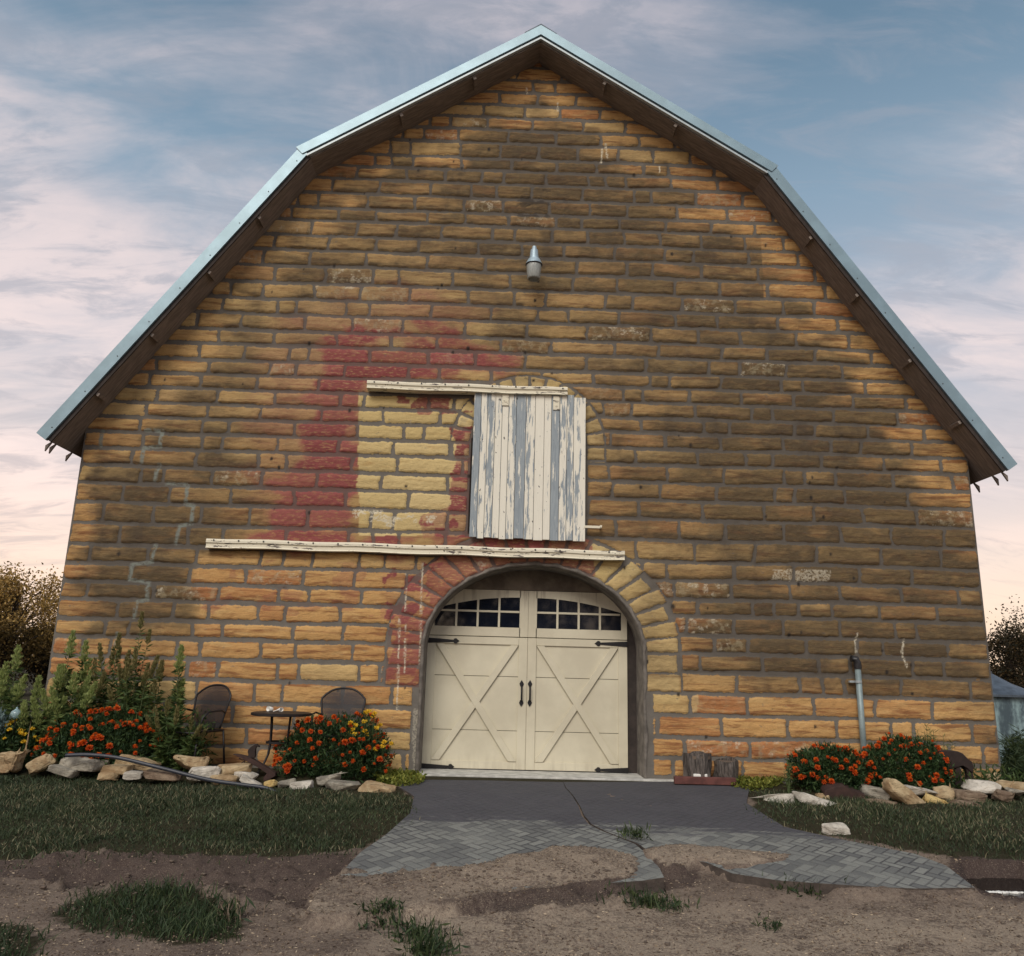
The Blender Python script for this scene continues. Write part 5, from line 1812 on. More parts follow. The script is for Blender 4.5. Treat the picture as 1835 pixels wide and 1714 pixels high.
G1 = 'pale plumed plants in the left bed'
TP = [
    (33, 1178, -0.55, 'pale plumed plant at the far left, tallest at the photo edge', 'spike', 0.06, 3, 0.20),
    (12, 1205, -0.40, 'pale plumed plant cut by the left edge of the photo', 'spike', 0.055, 3, 0.20),
    (131, 1152, -0.50, 'tall green plumed plant in front of the wall corner, with highest plume', 'spike', 0.055, 4, 0.22),
    (155, 1167, -0.42, 'slim pale plumed plant just right of the highest plume', 'spike', 0.05, 2, 0.15),
    (108, 1212, -0.62, 'bushy pale plumed plant above the left end of the marigolds', 'spike', 0.06, 5, 0.24),
    (70, 1232, -0.60, 'low pale plumed plant above the yellow flowers', 'spike', 0.06, 4, 0.24),
    (135, 1224, -0.68, 'short pale plumed plant right behind the left marigolds', 'spike', 0.058, 4, 0.20),
    (172, 1200, -0.45, 'brownish plumed plant between the pale plumes and the tall tan one', 'spike2', 0.035, 4, 0.20),
    (215, 1150, -0.42, 'thin-stemmed plant with tan tips near the middle of the left bed', 'spike2', 0.026, 7, 0.22),
    (256, 1112, -0.40, 'tallest plant in the bed, with a thin tan tip against the wall', 'spike2', 0.028, 7, 0.22),
    (245, 1180, -0.50, 'leafy tan-tipped plant in front of the tallest plant', 'spike2', 0.026, 8, 0.26),
    (292, 1205, -0.45, 'leafy plant left of the bright green spire, tan tips', 'spike2', 0.026, 7, 0.22),
    (326, 1180, -0.62, 'plant with one bright green spire beside the left chair', 'spike', 0.055, 2, 0.10),
    (302, 1270, -0.72, 'bushy green plant low in front of the left chair', 'spike2', 0.024, 8, 0.24),
    (345, 1300, -0.70, 'small leafy plant touching the left chair seat', 'spike2', 0.02, 5, 0.16),
]
for i, (px, py, Y, lab, km, th, ns, sp) in enumerate(TP):
    tall_plant(lab, px, py, Y, sp, 40 + i, km, ns, th, 'tall plants in the left bed', nl=420, basedx=0.05 * math.sin(i * 2.1))

# low dark greenery that fills the beds
rs = np.random.default_rng(70)
P = []
for (xa, xb, n, hh) in ((-7.3, -3.75, 5200, 0.55), (3.35, 5.9, 1500, 0.18)):
    x = rs.uniform(xa, xb, n)
    y = rs.uniform(-0.80, -0.12, n)
    P.append(np.stack([x, y, ground_z(x, y) + rs.uniform(0, 1, n) ** 1.6 * hh * (0.6 + 0.8 * fbm(x * 2, y * 3, 9, 2))], -1))
P = np.concatenate(P)
o = leafmesh('ground_cover', P, dirs(rs, len(P)) + np.array([0, -0.2, 0.8]), rs.uniform(0.05, 0.12, len(P)), rs.uniform(0.012, 0.03, len(P)), M['leaf_t'], rng=rs, tint=rs.uniform(0, 0.7, len(P)))
tag(o, 'dark low leaves filling the flower beds', kind='stuff')


def feathery(name, label, px, py, Y, W, n, seed, m, cat, base=None, group=None, leaf=0.09, wd=0.007):
    rs = np.random.default_rng(seed)
    top = at(px, py, Y)
    z0 = gz(top[0], Y) - 0.02
    t = thing(name, label, cat, (top[0], Y, z0), group)
    H_ = top[2] - z0
    bm = bmesh.new()
    LP, LA = [], []
    for q in range(9):
        a = rs.uniform(0, 6.28)
        r_ = rs.uniform(0.1, 1) * W / 2 if q else 0
        h_ = H_ * (rs.uniform(0.6, 0.95) if q else 1)
        path = [Vector((math.cos(a) * r_ * u, math.sin(a) * r_ * u * 0.6, h_ * u)) for u in np.linspace(0, 1, 6)]
        tube(bm, path, [0.006, 0.005, 0.005, 0.004, 0.003, 0.002], 5)
        for u in rs.uniform(0.12, 1, n // 9):
            k_ = u * 5
            i0 = min(4, int(k_))
            p = path[i0].lerp(path[i0 + 1], k_ - i0)
            LP.append(tuple(p))
            b = rs.uniform(0, 6.28)
            LA.append((math.cos(b), math.sin(b), rs.uniform(0.1, 1.0)))
    bobj('stem', bm, M['stem'], t)
    leafmesh('foliage', np.array(LP), np.array(LA), rs.uniform(0.5, 1.2, len(LP)) * leaf, wd, m, t, rng=rs)
    return t


feathery('feathery_plant', 'feathery green plant rising behind the taller right marigolds', 1660, 1300, -0.30, 0.36, 520, 81, M['leaf_t'], 'plant')
feathery('feathery_plant', 'small feathery plant beside the dark rusted animal', 1690, 1318, -0.34, 0.36, 420, 82, M['leaf_t'], 'plant')
feathery('sprout', 'thin green sprout at the driveway end of the right marigolds', 1410, 1352, -0.85, 0.16, 150, 83, M['leaf_t'], 'plant', leaf=0.07)
GW = 'weeds past the right wall corner'
for i, (px, py, Y, lab) in enumerate([(1808, 1318, 0.9, 'tall dark weed nearest the right wall corner'), (1826, 1306, 1.4, 'dark weed in front of the tin bin wall'), (1842, 1330, 0.7, 'dark weed cut by the right edge of the photo'), (1818, 1352, 0.2, 'low dark weed at the foot of the right corner')]):
    feathery('tall_weed', lab, px, py, Y, 0.62, 900, 90 + i, M['weed'], 'weed', group=GW, leaf=0.16, wd=0.012)

# lime ground cover each side of the sill
for i, (poly, lab) in enumerate(((([(672, 1392), (735, 1391), (760, 1399), (752, 1409), (700, 1414), (668, 1404)]), 'lime green creeping plant left of the door sill'),
                                 (([(1306, 1400), (1330, 1396), (1395, 1397), (1408, 1408), (1350, 1420), (1310, 1412)]), 'lime green creeping plant right of the door sill'))):
    wp = gpoly(poly)
    lo, hi = np.min(wp, 0), np.max(wp, 0)
    rs = np.random.default_rng(200 + i)
    q = rs.uniform(lo, hi, (4200, 2))
    q = q[inpoly(q[:, 0], q[:, 1], wp)][:1500]
    z = ground_z(q[:, 0], q[:, 1]) + rs.uniform(0, 0.07, len(q))
    o = leafmesh('ground_cover', np.stack([q[:, 0], q[:, 1], z], -1), dirs(rs, len(q)) * np.array([1, 1, .5]) + np.array([0, -.3, 0.5]), 0.05, 0.026, M['lime'], rng=rs)
    tag(o, lab, kind='stuff')

# glass ornament and silver-leaved plant at the left edge
p = at(29, 1279, -0.78)
gl = thing('glass_ornament', 'clear pale blue glass ornament on a stake among the yellow flowers', 'ornament', (p[0], p[1], 0.0))
bm = bmesh.new()
lathe(bm, [(0.0, p[2] + 0.075), (0.010, p[2] + 0.07), (0.014, p[2] + 0.05), (0.05, p[2] + 0.025), (0.062, p[2] - 0.005), (0.045, p[2] - 0.045), (0.0, p[2] - 0.06)], 18)
bobj('globe', bm, M['cglass'], gl, smooth=True)
bm = bmesh.new()
tube(bm, [(0, 0, 0), (0, 0, p[2] - 0.05)], 0.006, 6)
bobj('stake', bm, M['iron'], gl)
p = at(-6, 1298, -0.85)
sp_ = thing('silver_plant', 'silver-blue leaved plant at the left edge of the photo', 'plant', (p[0], p[1], 0.0))
rs = np.random.default_rng(301)
P = np.abs(dirs(rs, 420)) * np.array([1, 1, 1])
P = dirs(rs, 420) * np.array([0.15, 0.1, 0.16]) * rs.uniform(0.3, 1, (420, 1)) + np.array([0, 0, p[2]])
leafmesh('foliage', P, dirs(rs, 420) + np.array([0, -.3, .5]), 0.06, 0.02, M['grey_leaf'], sp_, rng=rs)
bm = bmesh.new()
tube(bm, [(0, 0, 0), (0.01, 0, p[2])], 0.008, 6)
bobj('stem', bm, M['stem'], sp_)


# ------------------------------------------------------------------ bistro set
def chair(label, px, Y, rz, gr):
    x = pxx(px, 1310, Y)
    z0 = gz(x, Y) + 0.0
    t = thing('patio_chair', label, 'chair', (x, Y, z0), gr, rz)
    # local front is -y
    S = 0.43
    bm = bmesh.new()
    n = 10
    rr = []
    for j in range(7):
        v = j / 6
        y = -0.24 + 0.46 * v
        hw = 0.235 + 0.02 * math.sin(v * math.pi)
        rr.append([bm.verts.new((-hw + 2 * hw * i / n, y, S + 0.012 - 0.02 * math.sin(math.pi * i / n) + (0.0 if v > 0.1 else -0.02))) for i in range(n + 1)])
    for a, b in zip(rr[:-1], rr[1:]):
        for i in range(n):
            bm.faces.new((a[i], a[i + 1], b[i + 1], b[i]))
    bobj('seat', bm, M['mesh'], t)
    bm = bmesh.new()

    def backpt(u, v):
        # u -1..1 across, v 0..1 upward
        hw = 0.215 + 0.055 * v - 0.20 * max(0, v - 0.72) ** 1.5 * 0
        top = 0.50 - 0.13 * abs(u) ** 2.6
        return (u * hw, 0.215 + 0.10 * v + 0.02 * v * v - 0.075 * u * u * (0.4 + 0.6 * v), S + 0.02 + v * top)
    rr = []
    for j in range(11):
        rr.append([bm.verts.new(backpt(-1 + 2 * i / 12, j / 10)) for i in range(13)])
    for a, b in zip(rr[:-1], rr[1:]):
        for i in range(12):
            bm.faces.new((a[i], a[i + 1], b[i + 1], b[i]))
    bobj('backrest', bm, M['mesh'], t)
    bm = bmesh.new()
    hoop = [backpt(-1, v) for v in np.linspace(0, 0.92, 8)] + [backpt(u, 1.0) for u in np.linspace(-0.97, 0.97, 13)] + [backpt(1, v) for v in np.linspace(0.92, 0, 8)]
    tube(bm, hoop, 0.0125, 8)
    bobj('back_frame', bm, M['chairm'], t, smooth=True)
    bm = bmesh.new()
    tube(bm, [(-0.245, 0.22, S), (-0.25, -0.2, S), (-0.22, -0.25, S - 0.01), (0.22, -0.25, S - 0.01), (0.25, -0.2, S), (0.245, 0.22, S), (-0.245, 0.22, S)], 0.012, 8)
    bobj('seat_frame', bm, M['chairm'], t, smooth=True)
    for sx in (-1, 1):
        for leg in (((sx * 0.25, 0.21, S), (sx * 0.262, 0.28, 0.0)), ((sx * 0.25, -0.20, S), (sx * 0.268, -0.25, 0.0))):
            bm = bmesh.new()
            tube(bm, leg, 0.0125, 8)
            bobj('leg', bm, M['chairm'], t, smooth=True)
        bm = bmesh.new()
        q = backpt(sx, 0.50)
        tube(bm, [q, (sx * 0.295, 0.10, S + 0.235), (sx * 0.30, -0.12, S + 0.225), (sx * 0.285, -0.19, S + 0.16), (sx * 0.255, -0.20, S)], 0.011, 8)
        bobj('armrest', bm, M['chairm'], t, smooth=True)
    return t


CG = 'patio chairs against the barn wall'
chair('dark mesh-back patio chair partly hidden by the tall plants', 348, -0.46, R(-24), CG)
chair('dark mesh-back patio chair behind the central marigold bush', 606, -0.46, R(2), CG)
tx = pxx(505, 1275, -0.62)
tb = thing('bistro_table', 'small round black metal table between the two patio chairs', 'table', (tx, -0.62, gz(tx, -0.62)))
TH = float(at(505, 1277, -0.62)[2]) - tb.location.z
bm = bmesh.new()
lathe(bm, [(0, TH), (0.335, TH), (0.347, TH - 0.006), (0.347, TH - 0.028), (0.335, TH - 0.034), (0, TH - 0.03)], 40)
bobj('table_top', bm, M['chairm'], tb)
for k in range(4):
    a = R(57 + 90 * k)
    c_, s_ = math.cos(a), math.sin(a)
    bm = bmesh.new()
    tube(bm, [(c_ * r_, s_ * r_, z) for r_, z in ((0.150, TH - 0.03), (0.140, TH * 0.75), (0.135, TH * 0.5), (0.155, TH * 0.3), (0.215, TH * 0.13), (0.30, 0.0))], 0.0115, 8)
    bobj('leg', bm, M['chairm'], tb, smooth=True)
bm = bmesh.new()
lathe(bm, [(0.128, TH * 0.5 + 0.012), (0.150, TH * 0.5 + 0.012), (0.150, TH * 0.5 - 0.012), (0.128, TH * 0.5 - 0.012), (0.128, TH * 0.5 + 0.012)], 28)
bobj('ring', bm, M['chairm'], tb)
tz = tb.location.z + TH
for i, (px, lab, r_) in enumerate(((484, 'larger white cup lying on its side on the table', 0.030), (503, 'smaller white cup lying on its side on the table', 0.025))):
    x = pxx(px, 1268, -0.55)
    bm = bmesh.new()
    lathe(bm, [(r_ * 0.85, -0.03), (r_, 0.03), (r_ * 0.9, 0.03), (r_ * 0.75, -0.022), (0, -0.022), (0, -0.03), (r_ * 0.85, -0.03)], 20)
    o = bobj('cup', bm, M['white'], smooth=True)
    o.location = (x, -0.55, tz + r_ + 0.001)
    o.rotation_euler = (R(82), 0, R(-30 + 65 * i))
    tag(o, lab, 'cup', 'white cups on the round table')
bm = bmesh.new()
tube(bm, [(0, 0, 0), (0.03, 0.01, 0.010), (0.06, 0.0, 0.022), (0.075, 0, 0.02)], [0.006, 0.005, 0.009, 0.004], 8)
o = bobj('spoon', bm, M['white'], smooth=True)
o.location = (pxx(490, 1268, -0.58), -0.58, tz + 0.006)
tag(o, 'small white spoon lying between the two cups', 'spoon')

# ------------------------------------------------------------------ rusty yard art
def zp(pts, sc, ox, oy, Y, o=(0, 0, 0)):
    return [tuple(at(ox + a / sc, oy + b / sc, Y) - np.array(o)) for a, b in pts]


p0 = at(455, 1372, -0.88)
bt = thing('rusty_bird', 'rusty metal bird perched on a slanting rusty beam among the rocks', 'sculpture', (p0[0], -0.88, 0.0))
o0 = (p0[0], -0.88, 0)
bm = bmesh.new()
prism(bm, zp([(640, 590), (705, 520), (660, 440), (672, 380), (740, 300), (830, 240), (880, 205), (930, 215), (992, 290), (975, 302), (920, 258), (892, 275), (862, 340), (868, 420), (882, 500), (872, 570), (840, 605), (790, 595), (740, 565)], 15.29, 400, 1320, -0.88, o0), (0, 0.05, 0))
bevel(bm, 0.006)
bobj('bird', bm, M['darkrust'], bt)
bm = bmesh.new()
prism(bm, zp([(250, 490), (430, 505), (640, 560), (735, 590), (1100, 800), (1425, 1005), (1430, 1090), (1260, 1180), (1100, 1245), (1090, 1140), (1215, 1010), (1000, 880), (620, 672), (450, 585)], 15.29, 400, 1320, -0.90, o0), (0, 0.09, 0))
bevel(bm, 0.005)
bobj('beam', bm, M['rust'], bt)
bm = bmesh.new()
tube(bm, zp([(590, 660), (540, 700), (500, 740)], 15.29, 400, 1320, -0.87, o0), 0.007, 6)
tube(bm, zp([(600, 670), (575, 730), (600, 770)], 15.29, 400, 1320, -0.87, o0), 0.007, 6)
tube(bm, zp([(640, 600), (520, 650), (430, 600)], 15.29, 400, 1320, -0.87, o0), 0.007, 6)
bobj('claw', bm, M['rust'], bt)

bm = bmesh.new()
prism(bm, zp([(220, 410), (260, 340), (480, 262), (690, 240), (770, 330), (900, 385), (1080, 425), (1200, 460), (1225, 600), (1330, 765), (1180, 720), (800, 690), (500, 610), (300, 575), (240, 480)], 13.107, 1460, 1390, -1.12), (0.02, 0.16, 0.03))
bevel(bm, 0.012, 2)
tag(bobj('rusted_sheet', bm, M['rust']), 'reddish rusted metal slab lying on the right edging rocks', 'scrap metal')
an = thing('rusted_animal', 'dark rusted metal animal with arched back at the right wall corner', 'sculpture', tuple(at(1720, 1400, -0.62) * np.array([1, 1, 0])))
oa = tuple(an.location)
bm = bmesh.new()
prism(bm, zp([(-120, 400), (60, 310), (230, 285), (420, 275), (600, 280), (700, 322), (790, 430), (850, 510), (905, 545), (890, 700), (800, 640), (735, 540), (690, 505), (640, 525), (560, 600), (350, 620), (100, 610), (-60, 640), (-140, 520)], 10.486, 1660, 1320, -0.66, oa), (0, 0.16, 0))
bevel(bm, 0.02, 2)
bobj('body', bm, M['darkrust'], an)
for leg in ([(560, 560), (640, 520), (625, 640), (660, 830), (690, 930), (560, 940), (540, 700)], [(720, 540), (800, 640), (890, 700), (900, 850), (760, 850), (790, 740)], [(-80, 600), (40, 610), (30, 900), (-90, 900)]):
    bm = bmesh.new()
    prism(bm, zp(leg, 10.486, 1660, 1320, -0.64, oa), (0, 0.06, 0))
    bevel(bm, 0.01)
    bobj('leg', bm, M['darkrust'], an)

# ------------------------------------------------------------------ logs and edging by the door
def log(label, px0, px1, py0, py1, Y, seed):
    a, b = at(px0, py1, Y), at(px1, py1, Y)
    zt_, zb_ = at(px0, py0, Y)[2], 0.0
    rad = (b[0] - a[0]) / 2
    xc = (a[0] + b[0]) / 2
    t = thing('log', label, 'log', (xc, Y, zb_), 'logs on the red edging')
    hh = zt_ - zb_
    bm = bmesh.new()
    n = 40
    rs = np.random.default_rng(seed)
    rings = []
    for j in range(9):
        z = hh * j / 8
        ring = []
        for i in range(n):
            a_ = 2 * math.pi * i / n
            w_ = 0.80 + 0.34 * float(vnoise(np.array([i * 0.45 + seed]), np.array([j * 0.18]), seed)[0])
            zz_ = z + (0.055 * (float(vnoise(np.array([i * 0.3]), np.array([7.0]), seed)[0]) - .5) if j == 8 else 0)
            ring.append(bm.verts.new((rad * w_ * math.cos(a_), rad * w_ * math.sin(a_), zz_)))
        rings.append(ring)
    for r0, r1_ in zip(rings[:-1], rings[1:]):
        for i in range(n):
            bm.faces.new((r0[i], r0[(i + 1) % n], r1_[(i + 1) % n], r1_[i]))
    bobj('bark', bm, M['logbark'], t)
    bm = bmesh.new()
    c = [bm.verts.new((v.real * rad * 0.93, v.imag * rad * 0.93, hh - 0.014)) for v in (np.exp(1j * 2 * np.pi * np.arange(28) / 28))]
    c2 = [bm.verts.new((v.co.x, v.co.y, hh - 0.05)) for v in c]
    bm.faces.new(c)
    bm.faces.new(c2[::-1])
    for i in range(28):
        bm.faces.new((c[i], c2[i], c2[(i + 1) % 28], c[(i + 1) % 28]))
    bobj('cut_end', bm, M['logend'], t)


log('taller upright log with deep grey bark right of the door', 1226, 1275, 1351, 1386, -0.24, 3)
log('shorter upright log beside the taller one', 1279, 1323, 1362, 1392, -0.24, 5)
a, b = at(1208, 1392, -0.44), at(1318, 1392, -0.44)
bm = bmesh.new()
bbox(bm, (a[0], -0.47, 0.001), (b[0], -0.40, 0.085))
bevel(bm, 0.008, 2)
tag(bobj('edging_block', bm, M['redbrick']), 'long reddish edging block in front of the two logs', 'edging')
a, b = at(1243, 1382, -0.40), at(1268, 1382, -0.40)
bm = bmesh.new()
bbox(bm, (a[0], -0.395, 0.001), (b[0], -0.36, 0.112))
bevel(bm, 0.006)
tag(bobj('white_block', bm, M['white']), 'small white block between the red edging and the taller log', 'block')

# ------------------------------------------------------------------ grass
def scatter(poly, n, seed, pad=0):
    rs = np.random.default_rng(seed)
    lo, hi = np.maximum(np.min(poly, 0), [-9.5, -8]), np.minimum(np.max(poly, 0), [9.5, 2])
    q = rs.uniform(lo, hi, (int(n), 2))
    wob = 0.14 * (fbm(q[:, 0] * 4, q[:, 1] * 4, seed, 3) - .5)
    return q[inpoly(q[:, 0] + wob, q[:, 1] + wob, poly)], rs


def grass(poly, n, seed, label, hmin, hmax, m='grass', name='grass', shift=0.0):
    q, rs = scatter(poly, n, seed)
    k = len(q)
    dens = fbm(q[:, 0] * 2.2, q[:, 1] * 2.2, seed + 5, 3)
    ed = segdist(q[:, 0], q[:, 1], list(poly) + list(poly[:1]))
    keep = rs.uniform(0, 1, k) < (0.10 + 1.35 * dens) * (0.22 + 0.78 * sstep(ed, 0.0, 0.30))
    q = q[keep]
    dens = dens[keep]
    k = len(q)
    z = ground_z(q[:, 0], q[:, 1]) - 0.004
    h = (hmin + (hmax - hmin) * rs.uniform(0, 1, k) ** 1.5) * (0.35 + 1.25 * dens)
    lean = rs.normal(size=(k, 3)) * (h * 0.45)[:, None]
    lean *= np.where(rs.uniform(0, 1, k) < 0.25, 2.0, 1.0)[:, None]
    lean[:, 2] = -np.abs(lean[:, 2]) * 0.3
    tn = np.clip(rs.uniform(0, 0.62, k) + 0.55 * (fbm(q[:, 0] * 1.6, q[:, 1] * 2.2, seed + 9, 3) - 0.42), 0, 0.8) + shift
    dry = rs.uniform(0, 1, k) < 0.035 + 0.13 * (fbm(q[:, 0] * 1.2, q[:, 1] * 1.2, 77, 2) > 0.55)
    tn = np.where(dry, 1.0, tn)
    o = blades(name, np.stack([q[:, 0], q[:, 1], z], -1), h, lean, M[m], 0.0045, rs, tn)
    return tag(o, label, kind='stuff')


grass(LAWN_L, 150000, 400, 'rough dark grass of the left lawn', 0.018, 0.064)
grass(LAWN_R, 110000, 401, 'rough dark grass of the right lawn', 0.018, 0.066)
def grow_poly(poly, d):
    c = np.mean(poly, 0)
    return [tuple(np.array(p) + (np.array(p) - c) / (np.linalg.norm(np.array(p) - c) + 1e-6) * d) for p in poly]


grass(gpoly([(-300, 1540), (0, 1530), (180, 1522), (300, 1526), (520, 1527), (600, 1522), (655, 1508), (700, 1484), (760, 1470), (760, 1490), (700, 1520), (620, 1548), (520, 1552), (300, 1552), (0, 1560), (-300, 1572)]), 6000, 405, 'sparse ragged grass along the front of the left lawn', 0.02, 0.07)
grass(gpoly([(1330, 1440), (1370, 1455), (1430, 1480), (1600, 1508), (1800, 1530), (2000, 1540), (2000, 1556), (1800, 1550), (1640, 1542), (1500, 1516), (1400, 1496), (1350, 1472)]), 5000, 406, 'sparse ragged grass along the front of the right lawn', 0.02, 0.07)
grass(grow_poly(PATCH, 0.06), 8000, 402, 'dense dark green grass patch in the dirt foreground', 0.03, 0.10, 'weed')
grass(CORNER, 7000, 403, 'dense dark grass in the lower left corner', 0.03, 0.11, 'weed')
SIDE1 = [(-40, 1.0), (-6.05, 1.0), (-6.05, 12), (-40, 40)]
GF = 'small weed clumps in the dirt'
gpoly_L, gpoly_R = gpoly(SLAB_L, 0.05), gpoly(SLAB_R, 0.05)
CL = [((1118, 1632), (1214, 1618), 'weed clump in pale dirt below the middle of the broken slab', 150, 0.075), ((1400, 1598), (1470, 1592), 'sparse weed clump just below the right slab edge', 80, 0.07),
      ((650, 1655), (730, 1662), 'flat weed patch in the dirt below the buried slab end', 110, 0.06), ((700, 1676), (800, 1682), 'lower flat weed patch near the bottom of the photo', 120, 0.07),
      ((1115, 1510), (1160, 1520), 'small weed growing from the driveway crack', 60, 0.09), ((730, 1708), (800, 1706), 'weed cut by the bottom edge of the photo', 120, 0.10),
      ((1360, 1662), (1400, 1660), 'tiny weed alone in the dirt at lower right', 26, 0.05), ((1300, 1408), (1330, 1408), 'grass tuft at the right end of the door sill', 80, 0.08),
      ((380, 1655), (440, 1640), 'yellowing grass tuft right of the dense dark patch', 40, 0.13)]
for i, ((xa, ya), (xb, yb_), lab, n, h) in enumerate(CL):
    rs = np.random.default_rng(500 + i)
    a, b = on_ground(xa, ya), on_ground(xb, yb_)
    c = (a + b) / 2
    lift = 0.07 if 'crack' in lab else 0.0
    t = thing('weed_clump', lab, 'weed', (c[0], c[1], float(base_ground(c[0], c[1]))), GF)
    u = rs.normal(size=(n, 2)) * np.array([np.linalg.norm(b - a) / 3.6, 0.055])
    wp = u + c[:2]
    z = ground_z(wp[:, 0], wp[:, 1]) - t.location.z + lift
    P = np.stack([u[:, 0], u[:, 1], z + rs.uniform(0, h * 0.5, n)], -1)
    ax = rs.normal(size=(n, 3)) + np.array([0, 0, 0.9])
    leafmesh('leaves', P, ax, rs.uniform(0.5, 1.2, n) * h, 0.016, M['weed'], t, rng=rs, tint=(rs.uniform(0, 1, n)))
    blades('blades', np.stack([u[:, 0], u[:, 1], z], -1), rs.uniform(0.4, 1.2, n) * h, rs.normal(size=(n, 3)) * 0.03, M['weed'] if 'yellow' not in lab else M['strawm'], 0.004, rs, None, t)

# clods and pebbles
rs = np.random.default_rng(640)
b1 = bmesh.new()
bmesh.ops.create_icosphere(b1, subdivisions=2, radius=1.0)
IV = np.array([v.co[:] for v in b1.verts])
IF = np.array([[v.index for v in f.verts] for f in b1.faces])
b1.free()
pp = []
while len(pp) < 2200:
    if rs.uniform() < 0.55:
        u = rs.uniform(150, 1200)
        px, py = u, np.interp(u, [150, 480, 640, 900, 1200], [1568, 1588, 1604, 1596, 1596]) + rs.normal() * 17
    else:
        px, py = rs.uniform(-20, 1850), rs.uniform(1545, 1714)
    q = on_ground(px, py)
    if inpoly(q[0], q[1], LAWN_L) or inpoly(q[0], q[1], LAWN_R) or inpoly(q[0], q[1], PUDDLE):
        continue
    if (inpoly(q[0], q[1], gpoly_L) or inpoly(q[0], q[1], gpoly_R)) and py < 1560:
        continue
    pp.append((q[0], q[1]))
pp = np.array(pp)
n = len(pp)
rad = 0.003 + 0.016 * rs.uniform(0, 1, n) ** 5
V = IV[None] * rad[:, None, None] * rs.uniform(0.6, 1.25, (n, 42, 1)) * np.array([1.25, 1.0, 0.75])
V = V + np.stack([pp[:, 0], pp[:, 1], ground_z(pp[:, 0], pp[:, 1]) + rad * 0.05], -1)[:, None, :]
F = IF[None] + (np.arange(n) * 42)[:, None, None]
tag(nmesh('dirt_clods', V.reshape(-1, 3), F.reshape(-1, 3), M['clod']), 'small clods and pebbles strewn over the dirt', kind='stuff')

# litter of straw, chips and crumbs on the dirt
rs = np.random.default_rng(600)
n = 90000
q = np.stack([rs.uniform(-6.6, 7.2, n), -2.6 - 3.9 * rs.uniform(0, 1, n) ** 0.8], -1)
inl = inpoly(q[:, 0], q[:, 1], LAWN_L) | inpoly(q[:, 0], q[:, 1], LAWN_R) | inpoly(q[:, 0], q[:, 1], PUDDLE)
sl_l, sl_r = gpoly(SLAB_L, 0.05), gpoly(SLAB_R, 0.05)
onl = (inpoly(q[:, 0], q[:, 1], sl_l) | inpoly(q[:, 0], q[:, 1], sl_r)) & ~inpoly(q[:, 0], q[:, 1], gpoly(DUST[0], 0.06)) & ~inpoly(q[:, 0], q[:, 1], gpoly(DUST[1], 0.06))
kd = fbm(q[:, 0] * 1.5, q[:, 1] * 1.5, 41, 3)
keep = ~inl & ~onl & (rs.uniform(0, 1, n) < kd * 1.3)
q = q[keep]
k = len(q)
z = ground_z(q[:, 0], q[:, 1]) + 0.003
a = rs.uniform(0, 6.283, k)
ax = np.stack([np.cos(a), np.sin(a), rs.normal(size=k) * 0.12], -1)
o = leafmesh('straw_litter', np.stack([q[:, 0], q[:, 1], z], -1), ax, 0.007 + 0.030 * rs.uniform(0, 1, k) ** 2, rs.uniform(0.004, 0.011, k), M['strawm'], rng=rs, tint=rs.uniform(0, 1, k) ** 1.3)
tag(o, 'scattered straw and chips on the dirt', kind='stuff')


# ------------------------------------------------------------------ trees and bin beyond the barn
def tree(label, x, y, H_, Wd, seed, m, nleaf, leaf, gold=False, z0=None, trunk=0.30):
    rs = np.random.default_rng(seed)
    z0 = float(base_ground(x, y)) - 0.3 if z0 is None else z0
    t = thing('broadleaf_tree', label, 'tree', (x, y, z0), 'trees beyond the barn')
    bm = bmesh.new()
    tube(bm, [(0, 0, 0), (0.08, 0, H_ * 0.16), (-0.05, 0.1, H_ * 0.34), (0.1, 0, H_ * 0.6), (0, 0, H_ * 0.88)], [trunk, trunk * 0.8, trunk * 0.62, trunk * 0.36, 0.03], 10)
    cl_ = []
    for q in range(46):
        d = dirs(rs, 1)[0]
        r_ = rs.uniform(0.55, 1.0)
        c = np.array([d[0] * Wd / 2 * r_, d[1] * Wd / 2 * r_, H_ * 0.60 + d[2] * H_ * 0.38 * r_])
        cl_.append(c)
        h0 = max(H_ * 0.18, min(c[2] * 0.7, H_ * 0.8))
        mid = Vector((c[0] * 0.45, c[1] * 0.45, (h0 + c[2]) / 2 + 0.2))
        tube(bm, [(0, 0, h0 * 0.85), tuple(mid), tuple(c)], [trunk * 0.24, trunk * 0.13, 0.015], 5)
    bobj('trunk', bm, M['bark'], t)
    cl_ = np.array(cl_)
    k = rs.integers(0, len(cl_), nleaf)
    sig = rs.uniform(0.6, 1.2, len(cl_))[k] * Wd * 0.105
    P = cl_[k] + rs.normal(size=(nleaf, 3)) * sig[:, None] * np.array([1, 1, 0.8])
    P = P[P[:, 2] > H_ * 0.06]
    n = len(P)
    up = P[:, 2] / H_
    tn = rs.uniform(0, 1, n)
    if gold:
        tn = np.clip(rs.uniform(0, 0.5, n) + (0.75 * sstep(up + 0.4 * (fbm(P[:, 0], P[:, 2], seed, 3) - .5), 0.38, 0.72)) * rs.uniform(0.2, 1, n), 0, 1)  # upper crown tinted gold: backlight painted into the leaf colour
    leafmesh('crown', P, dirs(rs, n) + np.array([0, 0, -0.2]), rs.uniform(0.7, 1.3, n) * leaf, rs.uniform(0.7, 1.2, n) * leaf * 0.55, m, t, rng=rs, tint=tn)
    return t


def far_at(px, py, Y):
    return at(px, py, Y)


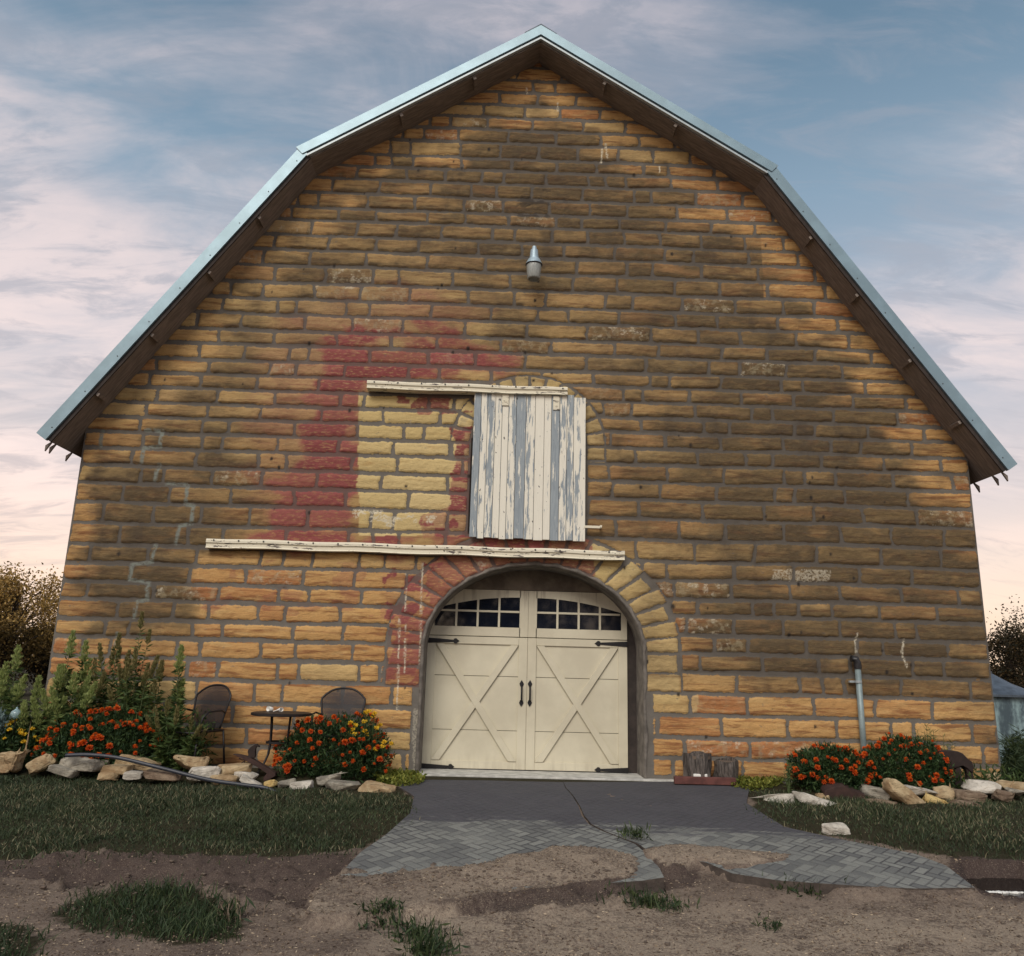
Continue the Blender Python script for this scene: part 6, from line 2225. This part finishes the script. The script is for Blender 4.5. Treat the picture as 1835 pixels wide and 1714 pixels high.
def place_tree(label, px, pytop, Y, wpx, seed, m, nleaf, leaf, gold=False):
    top = far_at(px, pytop, Y)
    l_, r_ = far_at(px - wpx / 2, 1150, Y), far_at(px + wpx / 2, 1150, Y)
    z0 = -1.2
    tree(label, float(top[0]), Y, float(top[2]) - z0, float(r_[0] - l_[0]), seed, m, nleaf, leaf, gold, z0)


place_tree('tree left of the barn corner, crown tinted gold for backlight', 40, 1022, 34, 185, 700, M['gold'], 16000, 0.17, True)
place_tree('wide tree behind the gold-tinted one, crown given the same backlight tint', -90, 1050, 42, 260, 701, M['gold'], 12000, 0.2, True)
place_tree('low dark tree close to the left wall edge', 92, 1105, 38, 130, 704, M['dkleaf'], 8000, 0.17)
place_tree('dark tree showing just right of the barn corner', 1800, 1120, 36, 120, 702, M['dkleaf'], 9000, 0.17)
place_tree('taller dark tree cut by the right edge of the photo', 1885, 1070, 40, 190, 703, M['dkleaf'], 13000, 0.18)

bx = pxx(1772, 1250, 9.0)
bn = thing('tin_bin', 'small blue-grey peeling tin bin with cone roof right of the barn', 'grain bin', (bx, 9.0, -0.9))
ez = float(at(1800, 1244, 8.6)[2]) + 0.9
az = ez + 0.46
bm = bmesh.new()
rad = 0.98
prof_b = [(rad + 0.012 * (1 if i % 2 else -1), ez * i / 24) for i in range(25)]
lathe(bm, prof_b, 48)
bobj('bin_wall', bm, M['tin'], bn, smooth=True)
bm = bmesh.new()
lathe(bm, [(rad + 0.10, ez - 0.06), (rad + 0.10, ez - 0.01), (rad * 0.5, ez + 0.24), (0.12, az), (0.12, az + 0.05), (0.0, az + 0.07)], 48)
bobj('cone_roof', bm, M['tinroof'], bn)
# trees across the yard, behind the viewpoint: they show only as dark reflections in the door panes
for i, (x, y, h) in enumerate(((-9, -44, 12), (2, -48, 13), (12, -43, 11))):
    tree(('dark tree across the yard, left of three', 'tall dark tree across the yard, middle of three', 'dark tree across the yard, right of three')[i], x, y, h, 11, 720 + i, M['dkleaf'], 4200, 0.55, False, -0.6, 0.35)
#%%END
